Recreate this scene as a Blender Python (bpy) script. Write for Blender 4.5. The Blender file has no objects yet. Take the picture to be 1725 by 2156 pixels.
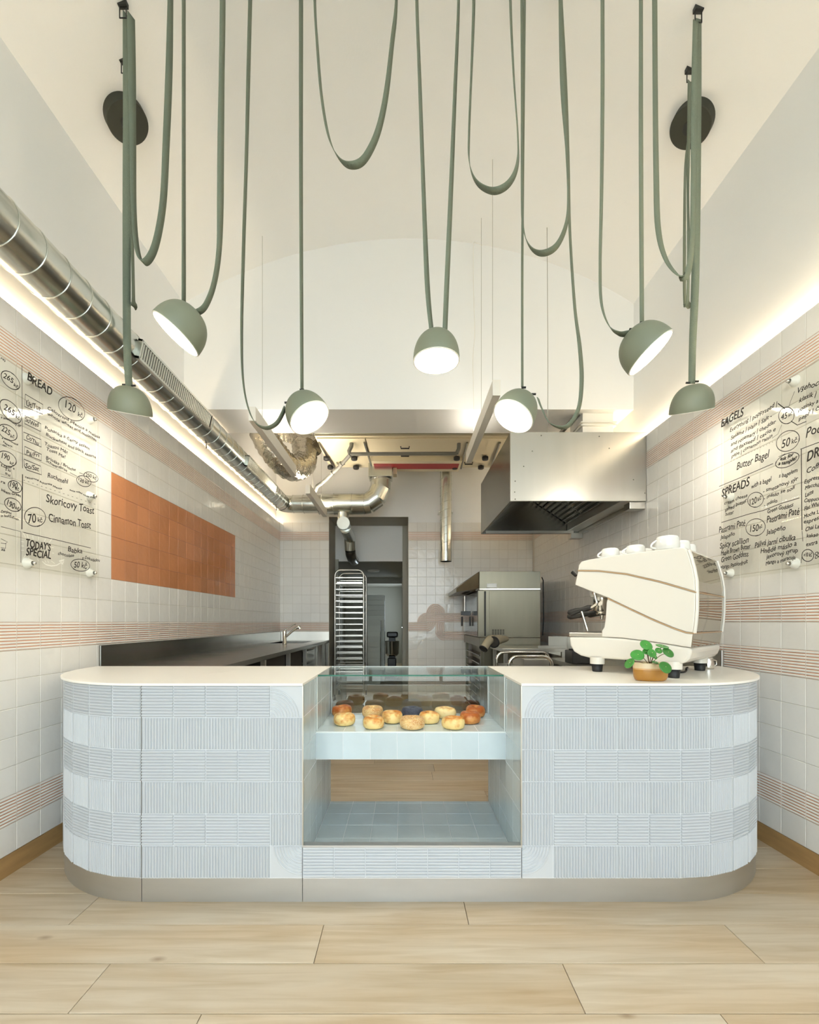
import bpy, math, random
from mathutils import Matrix, Vector
random.seed(7)
R = math.radians
sc = bpy.context.scene
COL = sc.collection

# ---------------------------------------------------------------- camera, world, exposure
CH, F, VX, VY = 1.312, 919.0, 849.0, 1310.0        # eye height, focal length and vanishing point for a 1725 x 2156 frame
cd = bpy.data.cameras.new('camera')
cam = bpy.data.objects.new('camera', cd)
COL.objects.link(cam)
cd.sensor_fit = 'HORIZONTAL'; cd.sensor_width = 36.0; cd.lens = 36.0 * F / 1725.0
cd.shift_x = (862.5 - VX) / 1725.0; cd.shift_y = (VY - 1078.0) / 1725.0
cd.clip_start = 0.02; cd.clip_end = 100
cam.location = (0, 0, CH); cam.rotation_euler = (R(90), 0, 0)
sc.camera = cam

SKY = 4.5
w = bpy.data.worlds.new('sky'); sc.world = w; w.use_nodes = True
bg = w.node_tree.nodes['Background']
bg.inputs[0].default_value = (0.83, 0.915, 1.0, 1); bg.inputs[1].default_value = SKY
sc.view_settings.view_transform = 'Standard'; sc.view_settings.look = 'None'
sc.view_settings.gamma = 1.0; sc.view_settings.use_curve_mapping = False
sc.view_settings.exposure = 0.80
cy = sc.cycles
cy.use_denoising = True
cy.max_bounces = 10; cy.diffuse_bounces = 6; cy.glossy_bounces = 5; cy.transparent_max_bounces = 16
cy.sample_clamp_indirect = 8.0; cy.caustics_reflective = False; cy.caustics_refractive = False
# the shop window is the opening the daylight comes through: a portal guides the sampling, it gives no light of its own
pl = bpy.data.lights.new('daylight_portal', 'AREA'); pl.shape = 'RECTANGLE'; pl.size = 4.0; pl.size_y = 4.0
pl.cycles.is_portal = True
po = bpy.data.objects.new('daylight_portal', pl); COL.objects.link(po)
po.location = (0.05, -2.72, 2.1); po.rotation_euler = (R(90), 0, 0)   # faces +Y after the flip below
po.rotation_euler = (R(90), 0, R(180))

LED_E, PEND_E, BAR_E = 23.0, 18.0, 9.0

# ---------------------------------------------------------------- helpers
def P(px, py, y):
    return Vector(((px - VX) * y / F, y, CH + (VY - py) * y / F))

def lin(c):
    return tuple(((v / 255) / 12.92 if v / 255 <= 0.04045 else ((v / 255 + 0.055) / 1.055) ** 2.4) for v in c)

def mat(name, rgb, rough=0.5, metal=0.0, var=0.0, noise=0.0, nscale=8.0, stretch=(1, 1, 1), bump=0.0, bscale=20.0, bstretch=(1, 1, 1), coat=0.0, emit=None, spec=0.5, rvar=0.0):
    m = bpy.data.materials.new(name); m.use_nodes = True
    nt = m.node_tree; b = nt.nodes['Principled BSDF']
    c = lin(rgb)
    b.inputs['Base Color'].default_value = (*c, 1)
    b.inputs['Roughness'].default_value = rough
    b.inputs['Metallic'].default_value = metal
    b.inputs['Specular IOR Level'].default_value = spec
    if coat: b.inputs['Coat Weight'].default_value = coat; b.inputs['Coat Roughness'].default_value = 0.05
    g = nt.nodes.new('ShaderNodeNewGeometry')
    def nz(scale, st, detail=3.0):
        mp = nt.nodes.new('ShaderNodeVectorMath'); mp.operation = 'MULTIPLY'
        mp.inputs[1].default_value = st
        nt.links.new(g.outputs['Position'], mp.inputs[0])
        n = nt.nodes.new('ShaderNodeTexNoise'); n.inputs['Scale'].default_value = scale; n.inputs['Detail'].default_value = detail
        nt.links.new(mp.outputs[0], n.inputs['Vector'])
        return n
    if noise or var:
        hs = nt.nodes.new('ShaderNodeHueSaturation'); hs.inputs['Color'].default_value = (*c, 1)
        if noise:
            n = nz(nscale, stretch, 5.0)
            mr = nt.nodes.new('ShaderNodeMapRange'); mr.inputs[1].default_value = 0.25; mr.inputs[2].default_value = 0.75
            mr.inputs[3].default_value = 1 - noise; mr.inputs[4].default_value = 1 + noise
            nt.links.new(n.outputs['Fac'], mr.inputs[0])
        if var:
            oi = nt.nodes.new('ShaderNodeObjectInfo')
            m2 = nt.nodes.new('ShaderNodeMapRange'); m2.inputs[3].default_value = 1 - var; m2.inputs[4].default_value = 1 + var
            nt.links.new(oi.outputs['Random'], m2.inputs[0])
        if noise and var:
            mu = nt.nodes.new('ShaderNodeMath'); mu.operation = 'MULTIPLY'
            nt.links.new(mr.outputs[0], mu.inputs[0]); nt.links.new(m2.outputs[0], mu.inputs[1]); o = mu.outputs[0]
        else:
            o = mr.outputs[0] if noise else m2.outputs[0]
        nt.links.new(o, hs.inputs['Value']); nt.links.new(hs.outputs[0], b.inputs['Base Color'])
    if rvar:
        n3 = nz(nscale, stretch, 4.0)
        m3 = nt.nodes.new('ShaderNodeMapRange'); m3.inputs[3].default_value = rough - rvar; m3.inputs[4].default_value = rough + rvar
        nt.links.new(n3.outputs['Fac'], m3.inputs[0]); nt.links.new(m3.outputs[0], b.inputs['Roughness'])
    if bump:
        n2 = nz(bscale, bstretch, 2.0)
        bp = nt.nodes.new('ShaderNodeBump'); bp.inputs['Strength'].default_value = min(1.0, bump); bp.inputs['Distance'].default_value = 0.01
        nt.links.new(n2.outputs['Fac'], bp.inputs['Height']); nt.links.new(bp.outputs[0], b.inputs['Normal'])
    if emit:
        b.inputs['Emission Color'].default_value = (*lin(emit[0]), 1); b.inputs['Emission Strength'].default_value = emit[1]
    return m

def glass_mat(name, tint, refl=1.0):
    m = bpy.data.materials.new(name); m.use_nodes = True
    nt = m.node_tree; nt.nodes.clear()
    out = nt.nodes.new('ShaderNodeOutputMaterial'); mx = nt.nodes.new('ShaderNodeMixShader')
    fr = nt.nodes.new('ShaderNodeLayerWeight'); fr.inputs[0].default_value = 0.5      # Schlick: the same on both sides of a thin sheet
    pw_ = nt.nodes.new('ShaderNodeMath'); pw_.operation = 'POWER'; pw_.inputs[1].default_value = 5.0
    mu = nt.nodes.new('ShaderNodeMath'); mu.operation = 'MULTIPLY_ADD'; mu.inputs[1].default_value = 0.9 * refl; mu.inputs[2].default_value = 0.04 * refl
    t = nt.nodes.new('ShaderNodeBsdfTransparent'); t.inputs[0].default_value = (*lin(tint), 1)
    g = nt.nodes.new('ShaderNodeBsdfGlossy'); g.inputs['Roughness'].default_value = 0.01
    nt.links.new(fr.outputs['Facing'], pw_.inputs[0]); nt.links.new(pw_.outputs[0], mu.inputs[0]); nt.links.new(mu.outputs[0], mx.inputs[0])
    nt.links.new(t.outputs[0], mx.inputs[1]); nt.links.new(g.outputs[0], mx.inputs[2]); nt.links.new(mx.outputs[0], out.inputs[0])
    return m

def wood_mat(name, rgb, dark):
    m = bpy.data.materials.new(name); m.use_nodes = True
    nt = m.node_tree; b = nt.nodes['Principled BSDF']; L = nt.links
    g = nt.nodes.new('ShaderNodeNewGeometry'); oi = nt.nodes.new('ShaderNodeObjectInfo')
    off = nt.nodes.new('ShaderNodeVectorMath'); off.operation = 'MULTIPLY_ADD'
    sh = nt.nodes.new('ShaderNodeCombineXYZ'); L.new(oi.outputs['Random'], sh.inputs[0]); L.new(oi.outputs['Random'], sh.inputs[1])
    off.inputs[1].default_value = (7, 3, 0); L.new(sh.outputs[0], off.inputs[0]); L.new(g.outputs['Position'], off.inputs[2])
    def noise(st, scale, det, dist=0.0):
        v = nt.nodes.new('ShaderNodeVectorMath'); v.operation = 'MULTIPLY'; v.inputs[1].default_value = st
        L.new(off.outputs[0], v.inputs[0])
        n = nt.nodes.new('ShaderNodeTexNoise'); n.inputs['Scale'].default_value = scale; n.inputs['Detail'].default_value = det; n.inputs['Distortion'].default_value = dist
        L.new(v.outputs[0], n.inputs['Vector']); return n
    n1 = noise((0.9, 14, 1), 2.2, 7, 0.6); n2 = noise((0.35, 1.6, 1), 2.0, 3)
    r1 = nt.nodes.new('ShaderNodeValToRGB'); e = r1.color_ramp.elements
    e[0].position = 0.28; e[0].color = (*lin(dark), 1); e[1].position = 0.62; e[1].color = (*lin(rgb), 1)
    L.new(n1.outputs['Fac'], r1.inputs[0])
    r2 = nt.nodes.new('ShaderNodeValToRGB'); e = r2.color_ramp.elements
    e[0].position = 0.35; e[0].color = (0.90, 0.79, 0.64, 1); e[1].position = 0.58; e[1].color = (1, 1, 1, 1)
    L.new(n2.outputs['Fac'], r2.inputs[0])
    mx = nt.nodes.new('ShaderNodeMix'); mx.data_type = 'RGBA'; mx.blend_type = 'MULTIPLY'; mx.inputs[0].default_value = 0.75
    L.new(r1.outputs[0], mx.inputs[6]); L.new(r2.outputs[0], mx.inputs[7])
    # knots
    vv = nt.nodes.new('ShaderNodeVectorMath'); vv.operation = 'MULTIPLY'; vv.inputs[1].default_value = (1.2, 2.6, 0)
    L.new(off.outputs[0], vv.inputs[0])
    vo = nt.nodes.new('ShaderNodeTexVoronoi'); vo.inputs['Scale'].default_value = 1.6; L.new(vv.outputs[0], vo.inputs['Vector'])
    r3 = nt.nodes.new('ShaderNodeValToRGB'); e = r3.color_ramp.elements
    e[0].position = 0.015; e[0].color = (0.30, 0.17, 0.08, 1); e[1].position = 0.075; e[1].color = (1, 1, 1, 1)
    L.new(vo.outputs['Distance'], r3.inputs[0])
    m2 = nt.nodes.new('ShaderNodeMix'); m2.data_type = 'RGBA'; m2.blend_type = 'MULTIPLY'; m2.inputs[0].default_value = 0.55
    L.new(mx.outputs[2], m2.inputs[6]); L.new(r3.outputs[0], m2.inputs[7])
    hs = nt.nodes.new('ShaderNodeHueSaturation'); mr = nt.nodes.new('ShaderNodeMapRange'); mr.inputs[3].default_value = 0.94; mr.inputs[4].default_value = 1.06
    L.new(oi.outputs['Random'], mr.inputs[0]); L.new(mr.outputs[0], hs.inputs['Value']); L.new(m2.outputs[2], hs.inputs['Color'])
    L.new(hs.outputs[0], b.inputs['Base Color'])
    b.inputs['Roughness'].default_value = 0.42
    bp = nt.nodes.new('ShaderNodeBump'); bp.inputs['Strength'].default_value = 0.12; bp.inputs['Distance'].default_value = 0.004
    L.new(n1.outputs['Fac'], bp.inputs['Height']); L.new(bp.outputs[0], b.inputs['Normal'])
    return m

def bagel_mat(name, base, brown, seeds=None, seedamt=0.5, top=0.0):
    m = bpy.data.materials.new(name); m.use_nodes = True
    nt = m.node_tree; b = nt.nodes['Principled BSDF']; L = nt.links
    g = nt.nodes.new('ShaderNodeNewGeometry')
    n = nt.nodes.new('ShaderNodeTexNoise'); n.inputs['Scale'].default_value = 26; n.inputs['Detail'].default_value = 4; L.new(g.outputs['Position'], n.inputs['Vector'])
    sx = nt.nodes.new('ShaderNodeSeparateXYZ'); L.new(g.outputs['Normal'], sx.inputs[0])
    ma = nt.nodes.new('ShaderNodeMath'); ma.operation = 'MULTIPLY_ADD'; ma.inputs[1].default_value = 0.16; L.new(sx.outputs[2], ma.inputs[0]); L.new(n.outputs['Fac'], ma.inputs[2])
    r = nt.nodes.new('ShaderNodeValToRGB'); e = r.color_ramp.elements
    e[0].position = 0.47 - top; e[0].color = (*lin(base), 1); e[1].position = 0.70 - top; e[1].color = (*lin(brown), 1)
    L.new(ma.outputs[0], r.inputs[0]); o = r.outputs[0]
    if seeds:
        v = nt.nodes.new('ShaderNodeTexVoronoi'); v.inputs['Scale'].default_value = 260; L.new(g.outputs['Position'], v.inputs['Vector'])
        r2 = nt.nodes.new('ShaderNodeMath'); r2.operation = 'LESS_THAN'; r2.inputs[1].default_value = seedamt; L.new(v.outputs['Distance'], r2.inputs[0])
        mx = nt.nodes.new('ShaderNodeMix'); mx.data_type = 'RGBA'; L.new(r2.outputs[0], mx.inputs[0]); L.new(o, mx.inputs[6]); mx.inputs[7].default_value = (*lin(seeds), 1)
        o = mx.outputs[2]
        bp = nt.nodes.new('ShaderNodeBump'); bp.invert = True; bp.inputs['Distance'].default_value = 0.002; L.new(v.outputs['Distance'], bp.inputs['Height']); L.new(bp.outputs[0], b.inputs['Normal'])
    L.new(o, b.inputs['Base Color']); b.inputs['Roughness'].default_value = 0.45
    return m

M = dict(
    paint=mat('white_paint', (242, 242, 240), 0.85, bump=0.05, bscale=60),
    paint_grey=mat('grey_paint', (176, 174, 162), 0.7),
    grout=mat('white_grout', (204, 198, 187), 0.9),
    grout_dark=mat('terracotta_grout', (160, 104, 76), 0.9),
    tile=mat('cream_glazed_tile', (241, 238, 232), 0.10, var=0.03, noise=0.02, nscale=3, bump=0.35, bscale=13, spec=0.5),
    groove=mat('terracotta_groove', (208, 146, 112), 0.6),
    terra=mat('terracotta_glazed_tile', (204, 138, 94), 0.10, var=0.08, noise=0.05, nscale=5, bump=0.35, bscale=13),
    ctile=mat('pale_blue_ribbed_tile', (197, 201, 205), 0.36, var=0.012),
    cgroove_shade=mat('counter_tile_groove_shade', (172, 177, 182), 0.4),  # darker copy of ctile for groove floors: shade between ribs put into the colour
    cgrout=mat('pale_counter_grout', (226, 229, 232), 0.8),
    blue=mat('blue_grey_glazed_tile', (196, 209, 214), 0.07, var=0.05, noise=0.04, nscale=7, bump=0.12, bscale=12),
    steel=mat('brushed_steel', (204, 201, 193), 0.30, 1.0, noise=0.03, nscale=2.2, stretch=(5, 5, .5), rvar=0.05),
    steelh=mat('brushed_steel_horizontal', (205, 206, 206), 0.42, 1.0, noise=0.05, nscale=2.5, stretch=(1, 1, 5), rvar=0.03),
    steelm=mat('oven_steel', (132, 127, 112), 0.32, 1.0, noise=0.06, nscale=2.2, stretch=(5, 5, .5), rvar=0.05),
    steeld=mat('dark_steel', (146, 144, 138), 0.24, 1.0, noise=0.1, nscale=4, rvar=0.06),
    chrome=mat('chrome', (230, 227, 220), 0.12, 1.0),
    mirror=mat('smoked_mirror_steel', (176, 168, 152), 0.05, 1.0),
    galv=mat('galvanised_steel', (208, 211, 205), 0.25, 1.0, noise=0.05, nscale=5, rvar=0.03),
    foil=mat('aluminium_foil', (200, 195, 182), 0.16, 1.0, noise=0.12, nscale=14, bump=1.0, bscale=38),
    strap=mat('sage_webbing', (122, 132, 116), 0.9, noise=0.05, nscale=200, bump=0.5, bscale=300, bstretch=(.3, .3, 1.5)),
    lamp=mat('sage_lacquer', (124, 130, 112), 0.5),
    clip=mat('black_clip', (34, 36, 34), 0.5),
    canopy=mat('dark_olive_lacquer', (50, 51, 40), 0.6),
    diff=mat('lit_diffuser', (255, 250, 235), 0.4, emit=((255, 246, 230), PEND_E)),
    led=mat('led_tape', (255, 235, 200), 0.4, emit=((255, 232, 196), LED_E)),
    baremit=mat('bar_diffuser', (255, 245, 225), 0.4, emit=((255, 246, 230), BAR_E)),
    bareback=mat('kitchen_bar_diffuser', (255, 245, 225), 0.4, emit=((255, 240, 216), BAR_E * 11)),
    white=mat('white_lacquer', (238, 235, 226), 0.45),
    top=mat('cream_composite_stone', (247, 243, 234), 0.3),
    mach=mat('ivory_enamel', (220, 215, 204), 0.22, coat=0.4),
    black=mat('black_rubber', (30, 30, 31), 0.55),
    blackgl=mat('black_plastic', (40, 38, 36), 0.3),
    dark=mat('dark_cavity', (52, 48, 43), 0.7),
    bronze=mat('bronze_trim', (206, 172, 132), 0.35, 0.6),
    cup=mat('white_porcelain', (226, 225, 221), 0.12, coat=0.5),
    acrylic=glass_mat('clear_acrylic', (252, 252, 250), 0.5),
    glass=glass_mat('clear_glass', (252, 254, 252), 1.0),
    glassback=glass_mat('case_back_glass', (240, 243, 240), 2.8),
    glassedge=mat('green_glass_edge', (36, 104, 84), 0.15),
    glassedgel=mat('pale_glass_edge', (226, 234, 234), 0.3),
    ink=mat('black_marker', (38, 32, 26), 0.7),
    inkw=mat('white_marker', (250, 248, 240), 0.7),
    standoff=mat('white_standoff', (250, 250, 246), 0.3),
    ac=mat('cream_unit_casing', (216, 206, 178), 0.45),
    red=mat('red_panel', (158, 40, 44), 0.5),
    pvc=mat('grey_drain_pipe', (112, 112, 106), 0.5),
    leaf=mat('green_leaf', (62, 132, 54), 0.3, var=0.22, noise=0.12, nscale=40),
    stem=mat('brown_stem', (98, 72, 44), 0.6),
    pot1=mat('cream_glaze', (214, 190, 152), 0.3, noise=0.05, nscale=30),
    pot2=mat('ochre_glaze', (168, 118, 50), 0.18, noise=0.12, nscale=22),
    pot3=mat('caramel_glaze', (200, 156, 104), 0.25, noise=0.06, nscale=30),
    soil=mat('dark_soil', (52, 38, 28), 0.95, bump=1.0, bscale=120),
    mitt=mat('oven_mitt_cloth', (176, 164, 138), 0.9, bump=0.4, bscale=160),
    crate=mat('white_crate_plastic', (204, 208, 198), 0.5, var=0.06),
    wood=wood_mat('pale_oak_plank', (208, 194, 172), (188, 170, 142)),
    plinthwood=mat('oak_plinth', (176, 140, 92), 0.6, noise=0.12, nscale=6, stretch=(1, 1, 6)),
    gap=mat('dark_joint', (92, 76, 56), 0.9),
    pave=mat('street_paving', (150, 148, 142), 0.9, noise=0.1, nscale=3),
    windowlit=mat('daylit_window_pane', (240, 246, 250), 0.4, emit=((214, 230, 245), 5.0)),
    wire=mat('steel_wire', (170, 166, 154), 0.4, 0.6),
    frame=mat('shop_window_frame', (70, 72, 66), 0.5),
)

def tag(o, label=None, cat=None, group=None, kind=None):
    if label: o['label'] = label
    if cat: o['category'] = cat
    if group: o['group'] = group
    if kind: o['kind'] = kind
    return o

def thing(name, label, cat, loc=(0, 0, 0), group=None, rz=0.0):
    o = bpy.data.objects.new(name, None); COL.objects.link(o)
    o.empty_display_size = 0.05
    o.location = loc; o.rotation_euler = (0, 0, rz)
    return tag(o, label, cat, group)

def link(name, me, parent=None, mtx=None, local=False):
    o = bpy.data.objects.new(name, me); COL.objects.link(o)
    if mtx is not None: o.matrix_world = mtx
    if parent is not None:
        o.parent = parent
        if not local and parent.type == 'EMPTY':
            pm = Matrix.Translation(parent.location) @ parent.rotation_euler.to_matrix().to_4x4()
            o.matrix_parent_inverse = pm.inverted()
    return o

class MB:
    def __init__(s): s.v = []; s.f = []; s.m = []; s.sm = []
    def add(s, verts, faces, mi=0, smooth=False, mtx=None):
        k = len(s.v)
        s.v += [tuple(mtx @ Vector(p)) if mtx is not None else tuple(p) for p in verts]
        s.f += [tuple(i + k for i in f) for f in faces]
        s.m += [mi] * len(faces) if isinstance(mi, int) else list(mi)
        s.sm += [smooth] * len(faces) if isinstance(smooth, bool) else list(smooth)
        return s
    def box(s, x0, x1, y0, y1, z0, z1, mi=0, mtx=None):
        v = [(x0, y0, z0), (x1, y0, z0), (x1, y1, z0), (x0, y1, z0), (x0, y0, z1), (x1, y0, z1), (x1, y1, z1), (x0, y1, z1)]
        return s.add(v, [(0, 3, 2, 1), (4, 5, 6, 7), (0, 1, 5, 4), (1, 2, 6, 5), (2, 3, 7, 6), (3, 0, 4, 7)], mi, False, mtx)
    def prism(s, pts, z0, z1, mi=0, mtx=None, side=None):
        n = len(pts)
        v = [(x, y, z0) for x, y in pts] + [(x, y, z1) for x, y in pts]
        f = [tuple(range(n - 1, -1, -1)), tuple(range(n, 2 * n))] + [(i, (i + 1) % n, n + (i + 1) % n, n + i) for i in range(n)]
        mm = [mi, mi] + ([mi] * n if side is None else side)
        return s.add(v, f, mm, False, mtx)
    def tube(s, pts, r, seg=10, mi=0, caps=True, closed=False):
        pts = [Vector(p) for p in pts]; n = len(pts)
        rs = r if isinstance(r, (list, tuple)) else [r] * n
        up = None; v = []
        for i, p in enumerate(pts):
            if closed: t = pts[(i + 1) % n] - pts[i - 1]
            else: t = pts[min(i + 1, n - 1)] - pts[max(i - 1, 0)]
            t.normalize()
            if up is None:
                up = t.orthogonal().normalized()
            up = (up - t * up.dot(t))
            up = up.normalized() if up.length > 1e-6 else t.orthogonal().normalized()
            b = t.cross(up)
            for k in range(seg):
                a = 2 * math.pi * k / seg
                v.append(p + (up * math.cos(a) + b * math.sin(a)) * rs[i])
        f = []
        for i in range(n if closed else n - 1):
            j = (i + 1) % n
            for k in range(seg):
                f.append((i * seg + k, i * seg + (k + 1) % seg, j * seg + (k + 1) % seg, j * seg + k))
        sm = [True] * len(f)
        if caps and not closed:
            q = len(v); v += v[:seg] + v[(n - 1) * seg:n * seg]
            f += [tuple(q + k for k in range(seg - 1, -1, -1)), tuple(q + seg + k for k in range(seg))]; sm += [False, False]
        return s.add(v, f, mi, sm)
    def lathe(s, prof, seg=32, mi=0, mtx=None, smooth=True, sx=1.0, sy=1.0):
        v = []; n = len(prof)
        for r, z in prof:
            for k in range(seg):
                a = 2 * math.pi * k / seg
                v.append((r * math.cos(a) * sx, r * math.sin(a) * sy, z))
        f = [(i * seg + k, i * seg + (k + 1) % seg, (i + 1) * seg + (k + 1) % seg, (i + 1) * seg + k) for i in range(n - 1) for k in range(seg)]
        if not isinstance(mi, int): mi = [mi[i] for i in range(n - 1) for k in range(seg)]
        s.add(v, f, mi, smooth, mtx)
        if prof[0][0] > 1e-5 and prof[0][0] == prof[0][0]:
            pass
        return s
    def mesh(s, name, mats):
        me = bpy.data.meshes.new(name)
        me.from_pydata(s.v, [], s.f); me.update()
        for m in (mats if isinstance(mats, (list, tuple)) else [mats]): me.materials.append(M[m] if isinstance(m, str) else m)
        me.polygons.foreach_set('material_index', s.m); me.polygons.foreach_set('use_smooth', s.sm)
        return me
    def build(s, name, mats, parent=None, bevel=0.0, seg=2, local=False):
        o = link(name, s.mesh(name, mats), parent, None, local)
        if bevel:
            b = o.modifiers.new('bevel', 'BEVEL'); b.width = bevel; b.segments = seg; b.limit_method = 'ANGLE'; b.angle_limit = R(35)
            b.harden_normals = False
        return o

def axis_mtx(loc, d, roll=0.0):
    """matrix whose local +Z points along d"""
    d = Vector(d).normalized()
    q = d.to_track_quat('Z', 'Y')
    return Matrix.Translation(loc) @ q.to_matrix().to_4x4() @ Matrix.Rotation(roll, 4, 'Z')

def struct(name, mb, mats, parent=None, **k):
    o = mb.build(name, mats, parent, **k)
    if parent is None: o['kind'] = 'structure'
    return o

def crom(pts, n=8):
    """Catmull-Rom through tuples of any length"""
    out = []
    L = len(pts)
    for i in range(L - 1):
        p0, p1, p2, p3 = pts[max(i - 1, 0)], pts[i], pts[i + 1], pts[min(i + 2, L - 1)]
        for k in range(n):
            t = k / n
            out.append(tuple(0.5 * ((2 * b) + (-a + c) * t + (2 * a - 5 * b + 4 * c - d) * t * t + (-a + 3 * b - 3 * c + d) * t ** 3) for a, b, c, d in zip(p0, p1, p2, p3)))
    out.append(tuple(pts[-1])); return out

# ---------------------------------------------------------------- room shell
XL, XR = -2.045, 2.15              # tile faces
UL, UR = -2.125, 2.235             # upper wall faces
YF, YB = -2.6, 7.25                # shop front, tiled back wall
YH = 4.23                          # bulkhead face
TT, PT = 2.968, 0.1505             # top of the tiling, tile pitch
TH = 0.006                         # tile thickness
VCX, VHW, VSP, VAP = (UL + UR) / 2, (UR - UL) / 2, 4.40, 5.03
VR = (VHW ** 2 + (VAP - VSP) ** 2) / (2 * (VAP - VSP)); VCZ = VAP - VR
def vault(x): return VCZ + math.sqrt(max(VR ** 2 - (x - VCX) ** 2, 0))

b = MB().box(UL - .3, XL - TH, YF, YB + .7, .02, TT).box(UL - .3, UL, YF, YB + .7, TT, 4.6)
wall_left = struct('wall_left', b, ['paint']); 
b = MB().box(XR + TH, UR + .3, YF, YB + .7, .02, TT).box(UR, UR + .3, YF, YB + .7, TT, 4.6)
wall_right = struct('wall_right', b, ['paint'])
struct('baseboard_left', MB().box(XL - .02, XL + .012 - .01, YF, YB, 0.0, TT - 19 * PT - .002), ['plinthwood'])
struct('baseboard_right', MB().box(XR - .002, XR + .02, YF, YB, 0.0, TT - 19 * PT - .002), ['plinthwood'])
OX0, OX1, OZ = -1.233, 0.088, 3.063     # door recess in the back wall
b = MB().box(UL - .1, OX0, YB + TH, YB + .7, 0, TT).box(OX1, UR + .1, YB + TH, YB + .7, 0, TT)
b.box(UL - .1, OX0, YB + .06, YB + .7, TT, 4.5).box(OX1, UR + .1, YB + .06, YB + .7, TT, 4.5).box(OX0, OX1, YB + .06, YB + .7, OZ, 4.5)
wall_back = struct('wall_back', b, ['paint'])
# floor slab, planks are its parts
floor = struct('floor', MB().box(-2.5, 2.6, YF - .1, 14.2, -.08, -.006), ['gap'])
# vaulted ceiling
b = MB(); n = 40
prof = []
for i in range(n + 1):
    x = UL + (UR - UL) * i / n; prof.append((x, vault(x)))
v = [(x, YF, z) for x, z in prof] + [(x, YH + .02, z) for x, z in prof]
v += [(x, YF, z + .25) for x, z in prof] + [(x, YH + .02, z + .25) for x, z in prof]
m_ = n + 1
f = [(i, i + 1, m_ + i + 1, m_ + i) for i in range(n)] + [(2 * m_ + i, 3 * m_ + i, 3 * m_ + i + 1, 2 * m_ + i + 1) for i in range(n)]
b.add(v, f, 0, True)
struct('ceiling', b, ['paint'])
struct('ceiling_bulkhead', MB().box(UL - .05, UR + .05, YH, 4.76, 3.374, 5.4), ['paint'])
struct('ceiling_kitchen', MB().box(UL - .1, UR + .1, 4.70, YB + .7, 4.35, 4.5), ['paint'])
# shop front behind the camera
b = MB().box(UL - .3, -1.95, YF - .3, YF, 0, 5.4).box(2.05, UR + .3, YF - .3, YF, 0, 5.4).box(-1.95, 2.05, YF - .3, YF, 4.1, 5.4).box(-1.95, 2.05, YF - .3, YF, -.02, .12)
struct('wall_front', b, ['paint'])
b = MB()
for x in (-1.95, -.66, .70, 1.99): b.box(x, x + .06, YF - .2, YF - .12, .12, 4.1)
for z in (.12, 2.5, 4.04): b.box(-1.95, 2.05, YF - .2, YF - .12, z, z + .06)
wf = struct('window_1', b, ['frame'])
for i, (x0, x1) in enumerate(((-1.89, -.66), (-.60, .70), (.76, 1.99))):
    MB().box(x0, x1, YF - .165, YF - .155, .18, 2.5).build('pane', ['glass'], wf)
    MB().box(x0, x1, YF - .165, YF - .155, 2.56, 4.04).build('pane', ['glass'], wf)
struct('ground_street', MB().box(-14, 14, -16, YF - .3, -.2, -.05), ['pave'])

# ---- corridor behind the doorway
CY0, CY1 = YB + .7, 14.0
struct('wall_corridor_left', MB().box(-1.55, -1.45, CY0, CY1, 0, 2.6), ['paint_grey'])
b = MB().box(.12, .22, CY0, 11.6, 0, 2.6).box(.12, .22, 13.0, CY1, 0, 2.6).box(.12, .22, 11.6, 13.0, 0, 1.0).box(.12, .22, 11.6, 13.0, 2.1, 2.6)
struct('wall_corridor_right', b, ['paint_grey'])
struct('wall_corridor_end', MB().box(-1.55, .22, CY1, CY1 + .1, 0, 2.6), ['paint_grey'])
struct('ceiling_corridor', MB().box(-1.55, .22, CY0 + .08, CY1, 2.42, 2.6), ['paint_grey'])
b = MB().box(-1.45, -.93, 10.9, 11.05, 0, 2.5).box(-.03, .12, 10.9, 11.05, 0, 2.5).box(-.93, -.03, 10.9, 11.05, 2.28, 2.5)
struct('wall_corridor_partition', b, ['paint_grey'])
w2 = struct('window_2', MB().box(.11, .15, 11.6, 13.0, 1.0, 1.05).box(.11, .15, 11.6, 13.0, 2.05, 2.1).box(.11, .15, 12.27, 12.33, 1.05, 2.05), ['white'])
MB().box(.16, .17, 11.6, 13.0, 1.05, 2.05).build('pane', ['windowlit'], w2)
# panel over the doorway and frame
struct('wall_doorway_panel', MB().box(OX0, OX1, 7.95, 8.02, 2.42, OZ), ['paint'])
b = MB().box(OX0 - .0, OX0 + .06, 7.90, 7.98, 0, 2.45).box(OX1 - .10, OX1, 7.90, 7.98, 0, OZ)
struct('trim_1', b, ['paint_grey'])
struct('trim_2', MB().box(OX0, OX0 + .004, YB + .004, 7.9, 0, OZ).box(OX0, OX1, YB + .004, 7.9, OZ - .004, OZ).box(OX1 - .004, OX1, YB + .004, 7.9, 0, OZ), ['paint_grey'])
b = MB().box(.03, .07, 8.0, 8.9, .01, 2.38)
dr = struct('door_1', b, ['white'])
MB().tube([(.028, 8.82, 1.21), (-.02, 8.82, 1.21), (-.02, 8.72, 1.21)], .009, 8).build('door_handle', ['chrome'], dr)

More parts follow.
